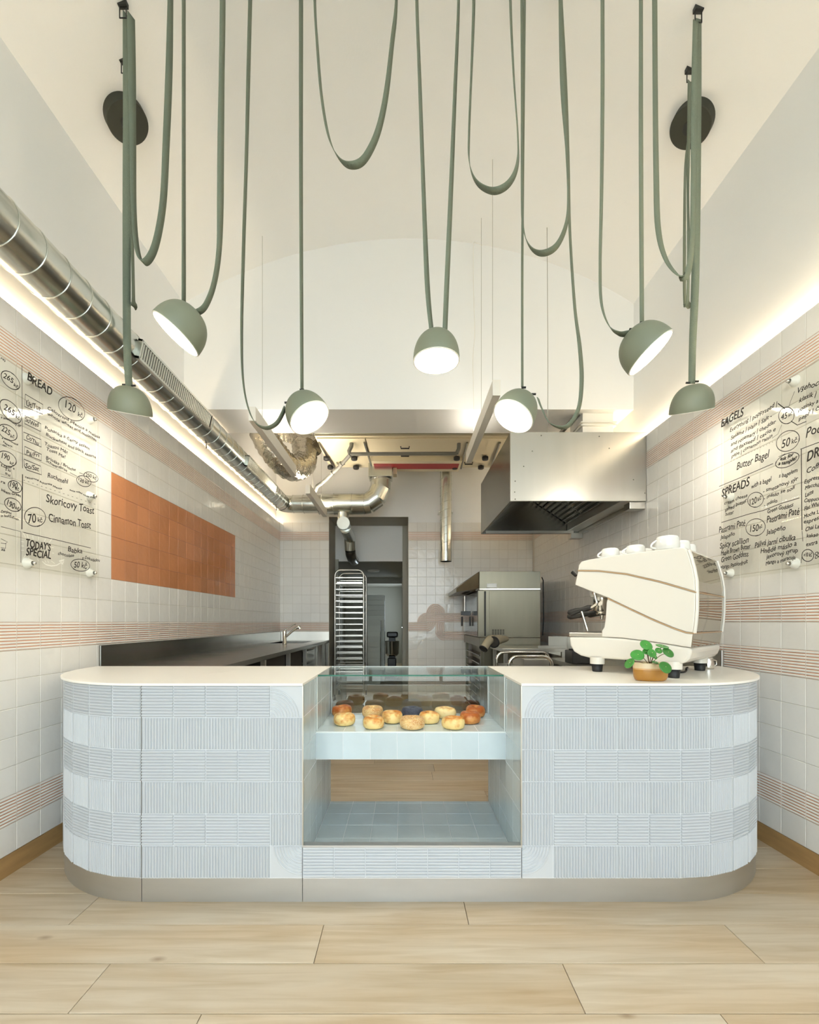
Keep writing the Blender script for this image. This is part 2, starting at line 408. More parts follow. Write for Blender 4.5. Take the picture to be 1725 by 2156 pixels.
# ---- floor planks
rows = []
y0 = 1.463 - .2155 * 19
joints = {19: -1.125, 20: -.344, 21: .285, 18: -.675, 22: -.75, 29: .25, 31: -.27, 28: -.95}
pm = {}
k = 0
while y0 + .2155 * k < 14.0:
    ya, yb = y0 + .2155 * k, y0 + .2155 * (k + 1)
    L = 1.737
    j = joints.get(k, random.uniform(-1, 1))
    xs = sorted([j + L * t for t in range(-3, 4)])
    xlo, xhi = (-2.12, 2.22) if yb < YB + .3 else (-1.45, .12)
    xs = [xlo] + [x for x in xs if xlo + .05 < x < xhi - .05] + [xhi]
    for xa, xb in zip(xs[:-1], xs[1:]):
        g = .0012
        w_ = xb - xa - 2 * g; d_ = yb - ya - 2 * g; c = .0012
        v = [(0, 0, -.006), (w_, 0, -.006), (w_, d_, -.006), (0, d_, -.006), (0, 0, -c), (w_, 0, -c), (w_, d_, -c), (0, d_, -c), (c, c, 0), (w_ - c, c, 0), (w_ - c, d_ - c, 0), (c, d_ - c, 0)]
        f = [(0, 1, 5, 4), (1, 2, 6, 5), (2, 3, 7, 6), (3, 0, 4, 7), (4, 5, 9, 8), (5, 6, 10, 9), (6, 7, 11, 10), (7, 4, 8, 11), (8, 9, 10, 11)]
        o = MB().add(v, f).build('plank', ['wood'], floor)
        o.location = (xa + g, ya + g, 0)
    k += 1

# ---------------------------------------------------------------- tiles
def tile_data(wd, ht, t=TH, ch=.0018):
    v = [(0, 0, 0), (wd, 0, 0), (wd, 0, ht), (0, 0, ht),
         (0, -t + ch, 0), (wd, -t + ch, 0), (wd, -t + ch, ht), (0, -t + ch, ht),
         (ch, -t, ch), (wd - ch, -t, ch), (wd - ch, -t, ht - ch), (ch, -t, ht - ch)]
    f = [(0, 1, 5, 4), (1, 2, 6, 5), (2, 3, 7, 6), (3, 0, 4, 7), (4, 5, 9, 8), (5, 6, 10, 9), (6, 7, 11, 10), (7, 4, 8, 11), (8, 9, 10, 11)]
    return v, f, [0] * 9, [False] * 9

def rib_data(wd, ht, n=10, vertical=False, t=TH, h=.0042, frac=.60, margin=0.0, colored=True):
    """base slab with n straight half-round ribs"""
    v, f, mi, sm = tile_data(wd, ht, t, .0006)
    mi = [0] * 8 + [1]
    v = list(v); f = list(f); sm = list(sm)
    L, W_ = (ht, wd) if vertical else (wd, ht)
    p = (W_ - 2 * margin) / n
    e = .0012
    for i in range(n):
        c = margin + p * (i + .5); hw = p * frac / 2
        pr = [(-hw, 0), (-hw * .72, h * .75), (0, h), (hw * .72, h * .75), (hw, 0)]
        k = len(v)
        for a in (e, L - e):
            for (q, d) in pr:
                v.append((c + q, -t - d, a) if vertical else (a, -t - d, c + q))
        for q in range(4):
            f.append((k + q, k + q + 1, k + 6 + q, k + 5 + q) if vertical else (k + q, k + 5 + q, k + 6 + q, k + q + 1)); mi.append(0); sm.append(True)
        v += v[k:k + 10]; k += 10; f.append((k, k + 1, k + 2, k + 3, k + 4)); f.append((k + 9, k + 8, k + 7, k + 6, k + 5)); mi += [0, 0]; sm += [False, False]
    return v, f, mi, sm

def arc_data(wd, ht, corner, n=10, t=TH, h=.0042, frac=.60, colored=True, rmax=.96):
    """base slab with n concentric quarter-circle ribs round one corner (0/1 in x, 0/1 in z)"""
    v, f, mi, sm = tile_data(wd, ht, t, .0006)
    v = list(v); f = list(f); mi = list(mi); sm = list(sm)
    cx, cz = corner[0] * wd, corner[1] * ht
    sx, sz = (1 if corner[0] == 0 else -1), (1 if corner[1] == 0 else -1)
    p = rmax * min(wd, ht) / n; e = .0012; seg = 9
    for i in range(n):
        rc = p * (i + .5); hw = p * frac / 2
        pr = [(-hw, 0), (-hw * .72, h * .75), (0, h), (hw * .72, h * .75), (hw, 0)]
        k = len(v)
        for s_ in range(seg + 1):
            a = (math.pi / 2) * s_ / seg
            for q, d in pr:
                rr = rc + q
                v.append((cx + sx * max(rr * math.cos(a), e), -t - d, cz + sz * max(rr * math.sin(a), e)))
        for s_ in range(seg):
            for q in range(4):
                a0 = k + s_ * 5 + q
                f.append((a0, a0 + 1, a0 + 6, a0 + 5)); mi.append(0); sm.append(True)
        if colored:       # groove bottoms between the ribs
            k2 = len(v)
            for s_ in range(seg + 1):
                a = (math.pi / 2) * s_ / seg
                for rr in (rc + hw, rc + p - hw):
                    v.append((cx + sx * rr * math.cos(a), -t - .0003, cz + sz * rr * math.sin(a)))
            for s_ in range(seg):
                a0 = k2 + s_ * 2; f.append((a0, a0 + 1, a0 + 3, a0 + 2)); mi.append(1); sm.append(False)
    return v, f, mi, sm

def mesh_of(name, data, mats):
    return MB().add(*data[:2], data[2], data[3]).mesh(name, mats)

TW = PT - .0025
G = .00125
D_TILE = tile_data(TW, TW)
D_RIBH = rib_data(TW, TW, 9, False, frac=.72, h=.003)
D_RIBV = rib_data(TW, TW, 9, True, frac=.72, h=.003)
D_ARC = {c: arc_data(TW, TW, c, 9, frac=.72, h=.003, rmax=1.0) for c in ((0, 0), (1, 0), (0, 1), (1, 1))}
ME = dict(tile=mesh_of('tile', D_TILE, ['tile']), terra=mesh_of('terra', D_TILE, ['terra']),
          h=mesh_of('rib_h', D_RIBH, ['tile', 'groove']), v=mesh_of('rib_v', D_RIBV, ['tile', 'groove']))
for c in D_ARC: ME['arc%d%d' % c] = mesh_of('arc', D_ARC[c], ['tile', 'groove'])
DATA = dict(tile=D_TILE, terra=D_TILE, h=D_RIBH, v=D_RIBV, **{'arc%d%d' % c: D_ARC[c] for c in D_ARC})
ARR = {'tile': 'tile', 'terra': 'terracotta_tile'}

def lay(wall, cells, base_rot):
    """cells: (kind, origin Vector, xscale). The 300 largest in view of each kind are parts, the rest one joined part"""
    byk = {}
    for kind, org, xs in cells:
        byk.setdefault(ARR.get(kind, 'ribbed_tile'), []).append((kind, org, xs))
    for nm, lst in byk.items():
        def weight(c):
            p = c[1]
            if p.y < .35: return -1
            px, py = VX + F * p.x / p.y, VY - F * (p.z - CH) / p.y
            inside = -40 < px < 1765 and -40 < py < 2196
            s_ = (F * PT / p.y) * (F * PT / p.y)
            return s_ if inside else s_ * 1e-4
        lst.sort(key=weight, reverse=True)
        for kind, org, xs in lst[:296]:
            m_ = Matrix.Translation(org) @ base_rot @ Matrix.Diagonal((xs, 1, 1, 1))
            link(nm, ME[kind], wall, m_)
        rest = lst[296:]
        if rest:
            b = MB()
            for kind, org, xs in rest:
                d = DATA[kind]
                b.add(d[0], d[1], d[2], d[3], Matrix.Translation(org) @ base_rot @ Matrix.Diagonal((xs, 1, 1, 1)))
            o = b.build(nm + '_field', ['terra' if nm == 'terracotta_tile' else 'tile', 'groove'], wall); o['kind'] = 'stuff'

def rowz(r): return TT - PT * (r + 1) + G
# left wall, local x -> +Y
cells = []
k0 = math.floor((0.3 - 3.06) / PT)
for k in range(k0, 28):
    y = 3.06 + PT * k
    xs = min(1.0, (YB - y - G) / TW)
    if xs < .1: continue
    for r in range(19):
        kind = 'h' if r in (1, 11, 17) else ('terra' if 4 <= r <= 8 and 0 <= k < 15 else 'tile')
        cells.append((kind, Vector((XL - TH, y + G, rowz(r))), xs))
lay(wall_left, cells, Matrix.Rotation(R(90), 4, 'Z'))
ZG = TT - 19 * PT
MB().box(XL - TH, XL - .0022, YF, YB, ZG, TT - .0005).build('grout_bed', ['grout'], wall_left)
MB().box(XR + .0022, XR + TH, YF, YB, ZG, TT - .0005).build('grout_bed', ['grout'], wall_right)
MB().box(XL, OX0, YB + .0022, YB + TH, ZG, TT - .0005).build('grout_bed', ['grout'], wall_back)
MB().box(OX1, XR, YB + .0022, YB + TH, ZG, TT - .0005).build('grout_bed', ['grout'], wall_back)
MB().box(XL - .0021, XL - .0014, 3.06, 3.06 + 15 * PT, TT - 9 * PT, TT - 4 * PT).build('grout_bed', ['grout_dark'], wall_left)
# right wall, local x -> -Y
cells = []
for k in range(-18, 29):
    y = 2.931 + PT * k            # far edge of the column
    ytop = min(y, YB)
    if y - PT > YB - .02: continue
    xs = (ytop - (y - PT) - 2 * G) / TW if y > YB else 1.0
    for r in range(19):
        kind = 'h' if r in (1, 10, 12, 17) else 'tile'
        cells.append((kind, Vector((XR + TH, ytop - G, rowz(r))), xs))
lay(wall_right, cells, Matrix.Rotation(R(-90), 4, 'Z'))
# back wall
cells = []
for k in range(6):
    x1 = OX0 - PT * k; x0 = x1 - PT
    xs = 1.0
    if x0 < XL: xs = (x1 - XL - 2 * G) / TW; x0 = XL
    if xs < .1: continue
    for r in range(19): cells.append(('h' if r in (1, 11, 17) else 'tile', Vector((x0 + G, YB + TH, rowz(r))), xs))
motif = {(11, 0): 'h', (11, 1): 'h', (10, 1): 'arc10', (10, 2): 'h', (11, 2): 'arc01', (9, 2): 'arc10', (9, 3): 'arc00', (10, 3): 'h',
         (10, 4): 'h', (10, 5): 'h', (11, 3): 'v', (12, 3): 'arc11', (12, 4): 'h', (12, 5): 'h', (12, 6): 'h', (10, 6): 'h',
         (16, 2): 'arc11', (16, 3): 'arc01'}
for k in range(14):
    x0 = OX1 + PT * k
    xs = min(1.0, (XR - x0 - 2 * G) / TW)
    if xs < .1: continue
    for r in range(19):
        kind = 'h' if r in (1, 17) or (r in (10, 12) and k > 6) else 'tile'
        kind = motif.get((r, k), kind)
        cells.append((kind, Vector((x0 + G, YB + TH, rowz(r))), xs))
lay(wall_back, cells, Matrix.Identity(4))

# ---- LED tape lying on the ledges above the tiling
for nm, x, lab in (('led_strip', UL + .05, 'warm light strip glowing along the ledge over the left tiled wall'), ('led_strip', UR - .065, 'warm light strip glowing along the ledge over the right tiled wall')):
    y1 = 7.25
    o = MB().box(x, x + .015, .2, y1, TT + .001, TT + .012).build(nm, ['led']); tag(o, lab, 'light strip')

# ---------------------------------------------------------------- the counter
CF = 2.040; CB = 2.835                   # front and back planes
CL, CRR = -1.227, 1.302                  # where the round ends start
OL, OR = -.469, .553                     # opening
CR = .75
Z0, PC = .113, .1503
ZT = Z0 + 6 * PC                         # 1.015 tile top
counter = thing('bakery_counter', 'long white counter with rounded ends, ribbed tiles and steel plinth', 'counter', (.04, 2.4, 0))
FD = .012                                # tile backs lie this far behind the tile face line
def outline(side, off):
    """footprint of one counter block, inset by off from the tile face"""
    r = CR - off; pts = []
    cx = CL if side < 0 else CRR
    n = 24
    if off == FD: r = .7426; n = 8
    for i in range(n + 1):
        a = math.pi / 2 * i / n
        pts.append((cx + side * r * math.sin(a), max(CF + CR - r * math.cos(a), CF + .0075)))
    pts.append((cx + side * r, CB - off * .0))
    inner = OL - .0015 if side < 0 else OR + .0015
    pts += [(inner, CB), (inner, CF + (.0075 if off == FD else off))]
    return pts if side > 0 else pts[::-1]
TR0, SZ0, SZ1, SY0 = .150, .572, .722, 2.348   # tray height, shelf slab
for s_, nm in ((-1, 'counter_body'), (1, 'counter_body')):
    MB().prism(outline(s_, FD), Z0 - .002, ZT).build(nm, ['cgrout'], counter)
# middle block: front kick, tray base, shelf slab
MB().box(OL - TH, OR + TH, CF + .0075, CF + .03, Z0 - .002, .262).build('counter_body', ['cgrout'], counter)
MB().box(OL - TH, OR + TH, CF + .03, CB, .0, TR0 - .0015).build('tray_base', ['cgrout'], counter)
MB().box(OL - TH, OR + TH, SY0 + .0015, CB, SZ0 + .001, SZ1 - .0015).build('shelf_slab', ['cgrout'], counter)
# ribbed tiles
CTW = .1475
cm = {}
def cme(kind, wd):
    key = (kind, round(wd, 3))
    if key not in cm:
        ht = PC - .0022
        if kind == 'h': d = rib_data(wd, ht, 10, False, TH, .0064, .56, .002, False)
        elif kind == 'v': d = rib_data(wd, ht, 10, True, TH, .0064, .56, .006, False)
        else: d = arc_data(wd, ht, (int(kind[1]), int(kind[2])), 10, TH, .0064, .56, False, .93)
        cm[key] = mesh_of('counter_rib', d, ['ctile', 'cgroove_shade'])
    return cm[key]
def ctile(kind, x, y, ang, row, wd):
    m_ = Matrix.Translation((x, y, ZT - PC * (row + 1) + .0011)) @ Matrix.Rotation(ang, 4, 'Z') @ Matrix.Translation((.001, 0, 0))
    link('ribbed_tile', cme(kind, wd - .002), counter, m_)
for row in range(6):
    alt = 'h' if row % 2 == 0 else 'v'
    wl = (OL - .003 - CL) / 5; wr = (CRR - OR - .003) / 5
    for c in range(5):
        kl = alt
        if c == 4: kl = 'a00' if row == 0 else ('a11' if row == 5 else 'v')
        ctile(kl, CL + wl * c, CF + FD, 0, row, wl)
        kr = alt
        if c == 0: kr = 'a10' if row == 0 else ('a01' if row == 5 else 'v')
        ctile(kr, OR + .003 + wr * c, CF + FD, 0, row, wr)
    nf = 8; da = (math.pi / 2) / nf; r_ = CR - FD
    chord = 2 * r_ * math.sin(da / 2)
    for c in range(nf):
        a0, a1 = da * c, da * (c + 1)
        # right end
        ctile(alt, CRR + r_ * math.sin(a0), CF + CR - r_ * math.cos(a0), (a0 + a1) / 2, row, chord)
        # left end: starts at its outer corner
        ctile(alt, CL - r_ * math.sin(a1), CF + CR - r_ * math.cos(a1), -(a0 + a1) / 2, row, chord)
wm = (OR - OL) / 7
for c in range(7): ctile('h', OL + wm * c, CF + FD, 0, 5, wm)
# plinth panels
def plinth(pts, inn):
    b = MB(); n = len(pts); v = []
    for (x, y), (u, t) in zip(pts, inn): v += [(x, y, 0), (x, y, Z0 - .001), (u, t, 0), (u, t, Z0 - .001)]
    b.add(v, [(4 * i, 4 * i + 4, 4 * i + 5, 4 * i + 1) for i in range(n - 1)], 0, n > 2)
    b.add(v, [(4 * i + 2, 4 * i + 3, 4 * i + 7, 4 * i + 6) for i in range(n - 1)] + [(4 * i + 1, 4 * i + 5, 4 * i + 7, 4 * i + 3) for i in range(n - 1)] + [(0, 1, 3, 2), (4 * n - 4, 4 * n - 2, 4 * n - 1, 4 * n - 3)])
    b.build('plinth_panel', ['steelh'], counter)
PI_ = .008
def arcp(side, off):
    cx = CL if side < 0 else CRR; r = CR - off
    return [(cx + side * r * math.sin(math.pi / 2 * i / 24), CF + CR - r * math.cos(math.pi / 2 * i / 24)) for i in range(25)]
plinth([(x + (-.0015 if i == 0 else 0), y) for i, (x, y) in enumerate(arcp(-1, PI_))][::-1], arcp(-1, PI_ + .02)[::-1])
plinth([(CL + .0015, CF + PI_), (OL - .0045, CF + PI_)], [(CL + .0015, CF + PI_ + .02), (OL - .0045, CF + PI_ + .02)])
plinth([(OL - .0015, CF + PI_), (CRR, CF + PI_)] , [(OL - .0015, CF + PI_ + .02), (CRR, CF + PI_ + .02)])
plinth(arcp(1, PI_), arcp(1, PI_ + .02))
MB().prism([(x, y) for x, y in outline(-1, .035)], 0.001, Z0 - .003).build('plinth_core', ['dark'], counter)
MB().prism([(x, y) for x, y in outline(1, .035)], 0.001, Z0 - .003).build('plinth_core', ['dark'], counter)
MB().box(OL, OR, CF + .035, CF + .05, .001, TR0 - .01).build('plinth_core', ['dark'], counter)
# steel angle trims round the opening
MB().box(OL - .004, OL + .002, CF + .002, CF + .012, .262, ZT - .001).build('edge_trim', ['steel'], counter)
MB().box(OR - .002, OR + .004, CF + .002, CF + .012, .262, ZT - .001).build('edge_trim', ['steel'], counter)
MB().box(OL - .004, OR + .004, CF + .001, CF + .034, .258, .268).build('sill_trim', ['steelh'], counter)
MB().box(CL - .0012, CL + .0004, CF + .005, CF + .0115, Z0, ZT).build('seam_joint', ['steeld'], counter)
# smooth tiles: sides of the opening, tray, shelf front and top
bm_ = {}
def sme(wd, ht):
    key = (round(wd, 4), round(ht, 4))
    if key not in bm_: bm_[key] = mesh_of('smooth', tile_data(wd, ht, TH, .001), ['blue'])
    return bm_[key]
def stile(org, rot, wd, ht): link('glazed_tile', sme(wd, ht), counter, Matrix.Translation(org) @ rot)
ROTL, ROTR = Matrix.Rotation(R(90), 4, 'Z'), Matrix.Rotation(R(-90), 4, 'Z')
UP = Matrix.Rotation(R(-90), 4, 'X')
ys = [CF + .012, 2.2, 2.35, 2.5, 2.65, 2.8, CB]
zs = [TR0, .263, Z0 + 2 * PC, Z0 + 3 * PC, Z0 + 4 * PC, Z0 + 5 * PC, ZT]
for i in range(6):
    for j in range(6):
        ya, yb, za, zb = ys[i], ys[i + 1], zs[j], zs[j + 1]
        if yb <= 2.36 or True:
            stile(Vector((OL - TH, ya + .001, za + .001)), ROTL, yb - ya - .0024, zb - za - .0024)
            stile(Vector((OR + TH, yb - .001, za + .001)), ROTR, yb - ya - .0024, zb - za - .0024)
tw = (OR - OL) / 7
yy = [CF + .034, 2.10, 2.25, 2.40, 2.55, 2.70, CB]
yy = [CF + .034, 2.20, 2.35, 2.50, 2.65, 2.80, CB]
for c in range(7):
    for i in range(6): stile(Vector((OL + tw * c + .0015, yy[i] + .0015, TR0 - TH)), UP, tw - .003, yy[i + 1] - yy[i] - .003)
    stile(Vector((OL + tw * c + .0015, SY0 + TH, SZ0 + .003)), Matrix.Identity(4), tw - .003, SZ1 - SZ0 - .009)
    for i, (a, c2) in enumerate(((SY0 + .008, 2.495), (2.495, 2.645), (2.645, CB - .01))):
        stile(Vector((OL + tw * c + .0012, a + .0012, SZ1 - TH)), UP, tw - .0024, c2 - a - .0024)
MB().box(OL, OR, SY0 - .001, SY0 + .008, SZ1 - .006, SZ1 + .001).build('shelf_edge_trim', ['glassedgel'], counter)
# worktops
def worktop(side, label):
    r = CR + .008; cx = CL if side < 0 else CRR
    pts = [(cx + side * r * math.sin(math.pi / 2 * i / 32), CF + CR - r * math.cos(math.pi / 2 * i / 32)) for i in range(33)]
    inn = OL + .002 if side < 0 else OR - .002
    pts += [(cx + side * r, CB + .005), (inn, CB + .005), (inn, CF - .008)]
    if side < 0: pts = pts[::-1]
    z0, z1 = ZT + .0005, 1.0265
    t = thing('worktop', label, 'worktop', (cx, 2.4, z0))
    if side < 0:
        # two slabs meeting at a joint
        a = [(x, y) for x, y in pts if x < CL - 1e-4] ; 
        left = [(CL - .0006, CF - .008)] ; 
        arc = [(cx - r * math.sin(math.pi / 2 * i / 32), CF + CR - r * math.cos(math.pi / 2 * i / 32)) for i in range(33)]
        s1 = arc + [(cx - r, CB + .005), (CL + .35, CB + .005)]
        s1 = s1[::-1]
        MB().prism(s1, z0, z1).build('slab', ['top'], t, bevel=.0015)
        MB().prism([(CL + .0008, CF - .008), (inn, CF - .008), (inn, CB + .005), (CL + .3515, CB + .005)], z0, z1).build('slab', ['top'], t, bevel=.0015)
    else:
        MB().prism(pts, z0, z1).build('slab', ['top'], t, bevel=.0015)
    return t
worktop(-1, 'cream stone worktop on the left half of the counter, nothing standing on it')
worktop(1, 'cream stone worktop on the right half, under the coffee machine and plant')
# glass case over the shelf
gc = thing('glass_case', 'clear glass bagel case set between the two worktops', 'glass case', (.04, 2.6, SZ1))
MB().box(OL + .004, OR - .004, 2.385, CB - .001, 1.0165, 1.0245).build('top_pane', ['glass'], gc)
MB().box(OL + .004, OR - .004, 2.382, 2.385, 1.0165, 1.0245).build('front_edge', ['glassedge'], gc)
MB().box(OL + .010, OR - .010, CB - .014, CB - .006, SZ1 + .002, 1.016).build('back_pane', ['glassback'], gc)
for x in (OL + .003, OR - .007):
    MB().box(x, x + .004, 2.352, 2.358, SZ1 + .002, 1.016).build('corner_seal', ['glassedgel'], gc)
    MB().box(x - (0 if x > 0 else -.002), x + .006, CB - .018, CB - .004, SZ1 + .002, 1.016).build('corner_seal', ['glassedgel'], gc)
MB().box(OL + .004, OR - .004, CB - .004, CB - .001, 1.016, 1.0265).build('rear_edge', ['glassedgel'], gc)

# ---------------------------------------------------------------- bagels
BK = dict(
    gold=bagel_mat('golden_bagel_crust', (238, 208, 140), (206, 132, 52)),
    pale=bagel_mat('pale_bagel_crust', (240, 216, 158), (218, 160, 88), top=-.08),
    brown=bagel_mat('brown_bagel_crust', (214, 150, 82), (178, 92, 34), top=.06),
    seed=bagel_mat('sesame_bagel_crust', (230, 188, 122), (196, 130, 64), (244, 222, 172), .42),
    poppy=bagel_mat('poppy_bagel_crust', (70, 74, 92), (44, 48, 66), (120, 124, 140), .25))
def bagel(px, bot, wpx, kind, label, h=.064, seed=0):
    z = SZ1 + .001
    yf = (CH - z) * F / (bot - VY); y = yf + .04
    x = (px - VX) * y / F; R_ = wpx * y / F / 2
    rnd = random.Random(seed + px)
    prof = []
    n = 14
    hole = .012
    for i in range(n + 1):
        a = -math.pi * .5 + math.pi * 2 * i / n
        prof.append((a))
    b = MB(); seg = 36; v = []
    rt = (R_ - hole) / 2; rc = hole + rt
    ph = [rnd.uniform(0, 6.28) for _ in range(4)]
    for k in range(seg):
        t = 2 * math.pi * k / seg
        wob = 1 + .035 * math.sin(2 * t + ph[0]) + .025 * math.sin(3 * t + ph[1])
        hw = 1 + .06 * math.sin(t + ph[2]) + .04 * math.sin(3 * t + ph[3])
        for i in range(n):
            a = 2 * math.pi * i / n
            ca, sa = math.cos(a), math.sin(a)
            rr = rc + rt * (abs(ca) ** .85) * (1 if ca > 0 else -1)
            zz = h / 2 + (h / 2) * (abs(sa) ** .8) * (1 if sa > 0 else -1) * (1 if sa > 0 else 1) 
            if sa > 0: zz = h / 2 + h / 2 * (abs(sa) ** .8) * hw
            v.append((rr * wob * math.cos(t), rr * wob * math.sin(t), max(zz, 0)))
    f = [(k * n + i, ((k + 1) % seg) * n + i, ((k + 1) % seg) * n + (i + 1) % n, k * n + (i + 1) % n) for k in range(seg) for i in range(n)]
    b.add(v, f, 0, True)
    o = b.build('bagel', [BK[kind]])
    o.location = (x, y, z); o.rotation_euler = (0, 0, rnd.uniform(0, 6))
    tag(o, label, 'bagel', 'bagels in the glass case')
for i, a in enumerate([
    (720, 1510, 42, 'brown', 'browned bagel in the back row, at the far left of the case'),
    (725, 1529, 46, 'gold', 'golden bagel at the front left, before the leftmost browned one'),
    (785, 1512, 46, 'seed', 'seeded bagel in the back row, second from the left'),
    (787, 1536, 46, 'gold', 'golden bagel in the front row, before the seeded back one'),
    (826, 1524, 45, 'gold', 'golden bagel in the middle row, left of the poppy seed one'),
    (868, 1513, 46, 'poppy', 'dark blue grey bagel covered in poppy seeds'),
    (868, 1537, 52, 'seed', 'sesame bagel in front of the dark poppy seed one'),
    (904, 1525, 43, 'gold', 'golden bagel in the middle row, right of the poppy seed one'),
    (938, 1514, 45, 'pale', 'pale bagel in the back row, right of the centre'),
    (955, 1537, 48, 'gold', 'golden bagel in the front row, rightmost of the front ones'),
    (990, 1525, 45, 'brown', 'reddish brown bagel in the middle row, near the right glass corner'),
    (1001, 1511, 42, 'brown', 'brown bagel in the back row, at the far right corner')]):
    bagel(*a, seed=i)

# ---------------------------------------------------------------- pendant lamps on webbing straps
SW = .042
def strap_mesh(pts, name, parent, ext_top=(True, False), hook=None):
    """pts: (px, py, y, wpx or None); returns world points. width direction is horizontal and turns so that it shows wpx"""
    W = []
    for px, py, y, wp in pts:
        p = P(px, py, y)
        if wp is None: phi = None
        else:
            t = p.x / p.y; kk = wp * y / F / SW; q = math.sqrt(1 + t * t)
            phi = math.acos(max(-1, min(1, kk / q))) - math.atan(t)
        W.append([p.x, p.y, p.z, phi])
    for i, a in enumerate(W):
        if a[3] is None:
            l = next((W[j][3] for j in range(i - 1, -1, -1) if W[j][3] is not None), None)
            r = next((W[j][3] for j in range(i + 1, len(W)) if W[j][3] is not None), None)
            a[3] = (l + r) / 2 if l is not None and r is not None else (l if l is not None else r)
    if ext_top[0]:
        a = W[0]; W.insert(0, [a[0], a[1], vault(a[0]) - .03, a[3]])
    if ext_top[1]:
        a = W[-1]; W.append([a[0], a[1], vault(a[0]) - .03, a[3]])
    S = crom([tuple(a) for a in W], 8)
    b = MB(); v = []; n = len(S); th = .0016
    for i, s_ in enumerate(S):
        p = Vector(s_[:3]); t = (Vector(S[min(i + 1, n - 1)][:3]) - Vector(S[max(i - 1, 0)][:3])).normalized()
        wv = Vector((math.cos(s_[3]), math.sin(s_[3]), 0))
        wv = (wv - t * wv.dot(t)).normalized(); nn = t.cross(wv).normalized()
        wv *= SW / 2; nn *= th
        v += [p - wv - nn, p + wv - nn, p + wv + nn, p - wv + nn]
    f = []
    for i in range(n - 1):
        for k in range(4): f.append((4 * i + k, 4 * i + (k + 1) % 4, 4 * i + 4 + (k + 1) % 4, 4 * i + 4 + k))
    f += [(3, 2, 1, 0), (4 * n - 4, 4 * n - 3, 4 * n - 2, 4 * n - 1)]
    b.add(v, f, 0, [True, False, True, False] * (n - 1) + [False, False])
    return b.build(name, ['strap'], parent), S

LD, LH = .242, .150
def dome_profile():
    r = LD / 2; out = []
    for i in range(15):
        a = math.pi / 2 * i / 14
        out.append((r * (math.cos(a) ** .80 if i < 14 else 0.0001), LH * (math.sin(a) ** .92)))
    return out
DP = dome_profile()
m_dome = MB().lathe([(LD / 2 - .006, .004), (LD / 2 - .001, -.002)] + DP, 48).mesh('shade', ['lamp'])
m_diff = MB().lathe([(LD / 2 - .005, .004), (LD / 2 - .012, .001), (0.0001, -.001)][::-1], 48).mesh('diffuser', ['diff'])
m_rim = MB().tube([((LD / 2 - .004) * math.cos(2 * math.pi * k / 48), (LD / 2 - .004) * math.sin(2 * math.pi * k / 48), -.001) for k in range(48)], .004, 6, closed=True).mesh('rim', ['white'])

def lamp(px, py, y, d, straps, label, clips):
    c = P(px, py, y)
    t = thing('pendant_lamp', label, 'pendant lamp', c, 'green dome pendants on webbing straps')
    m_ = axis_mtx(c, -Vector(d))
    link('lamp_shade', m_dome, t, m_); link('diffuser', m_diff, t, m_); link('rim', m_rim, t, m_)
    for cx, cy in clips:
        q = P(cx, cy, y)
        MB().tube([q + Vector((-.012, 0, .006)), q + Vector((.012, 0, .006))], .006, 8).build('clip', ['clip'], t)
    for s_ in straps: strap_mesh(s_[0], 'strap', t, s_[1])
    return t
T, N = (True, False), (False, False)
lamp(275, 869, 2.72, (-.2, .40, -1), [([(266, 30, 2.43, 14), (268, 200, 2.49, 18), (267, 420, 2.57, 21), (267, 620, 2.65, 22), (268, 740, 2.69, 20), (272, 815, 2.72, 15)], N)],
     'green dome lamp hanging lowest at the far left, before the menu wall', [(262, 812), (281, 814)])
lamp(371, 704, 2.12, (-.75, -.09, -1), [([(387, 0, 2.15, 7), (387, 300, 2.14, 7), (387, 638, 2.13, 8)], T),
     ([(469, 0, 2.13, 11), (467, 150, 2.13, 11), (465, 300, 2.13, 13), (464, 430, 2.13, 13), (461, 530, 2.13, None), (450, 600, 2.13, None), (432, 645, 2.13, None), (413, 659, 2.13, 6)], T)],
     'green dome lamp tilted to the left, second from the left', [(386, 640), (408, 656)])
lamp(652, 880, 2.46, (.60, -.20, -1), [([(634, 0, 2.48, 8), (634, 400, 2.48, 7), (636, 821, 2.48, 6)], T),
     ([(527, 0, 2.46, 7), (523, 160, 2.46, 7), (519, 330, 2.46, 6), (513, 520, 2.46, 6), (509, 700, 2.46, 5), (513, 810, 2.46, 4), (530, 878, 2.46, None), (556, 901, 2.46, None), (583, 891, 2.46, None), (601, 858, 2.46, 5)], T)],
     'green dome lamp tilted to the right over the left worktop, third from the left', [(636, 823), (604, 850)])
lamp(919, 760, 2.28, (0, 0, -1), [([(878, 0, 2.30, 6), (884, 170, 2.30, 7), (892, 400, 2.30, 8), (900, 600, 2.29, 10), (909, 698, 2.29, 9)], T),
     ([(966, 0, 2.30, 4), (958, 200, 2.30, 6), (949, 420, 2.30, 8), (941, 600, 2.29, 9), (937, 698, 2.29, 9)], T)],
     'green dome lamp hanging straight down in the middle between two straps', [])
lamp(1081, 877, 2.48, (-.60, -.20, -1), [([(1105, 0, 2.51, 4), (1102, 300, 2.51, 4), (1100, 560, 2.51, 4), (1100, 818, 2.50, 4)], T),
     ([(1182, 0, 2.49, 6), (1190, 180, 2.49, 9), (1197, 340, 2.49, 5), (1200, 480, 2.49, 5), (1210, 640, 2.49, 6), (1221, 730, 2.49, 8), (1225, 800, 2.49, 8), (1218, 862, 2.49, None), (1193, 898, 2.49, None), (1160, 892, 2.49, None), (1142, 862, 2.49, None), (1133, 838, 2.49, 5)], T)],
     'green dome lamp tilted to the left before the extractor hood, third from the right', [(1103, 818), (1124, 832)])
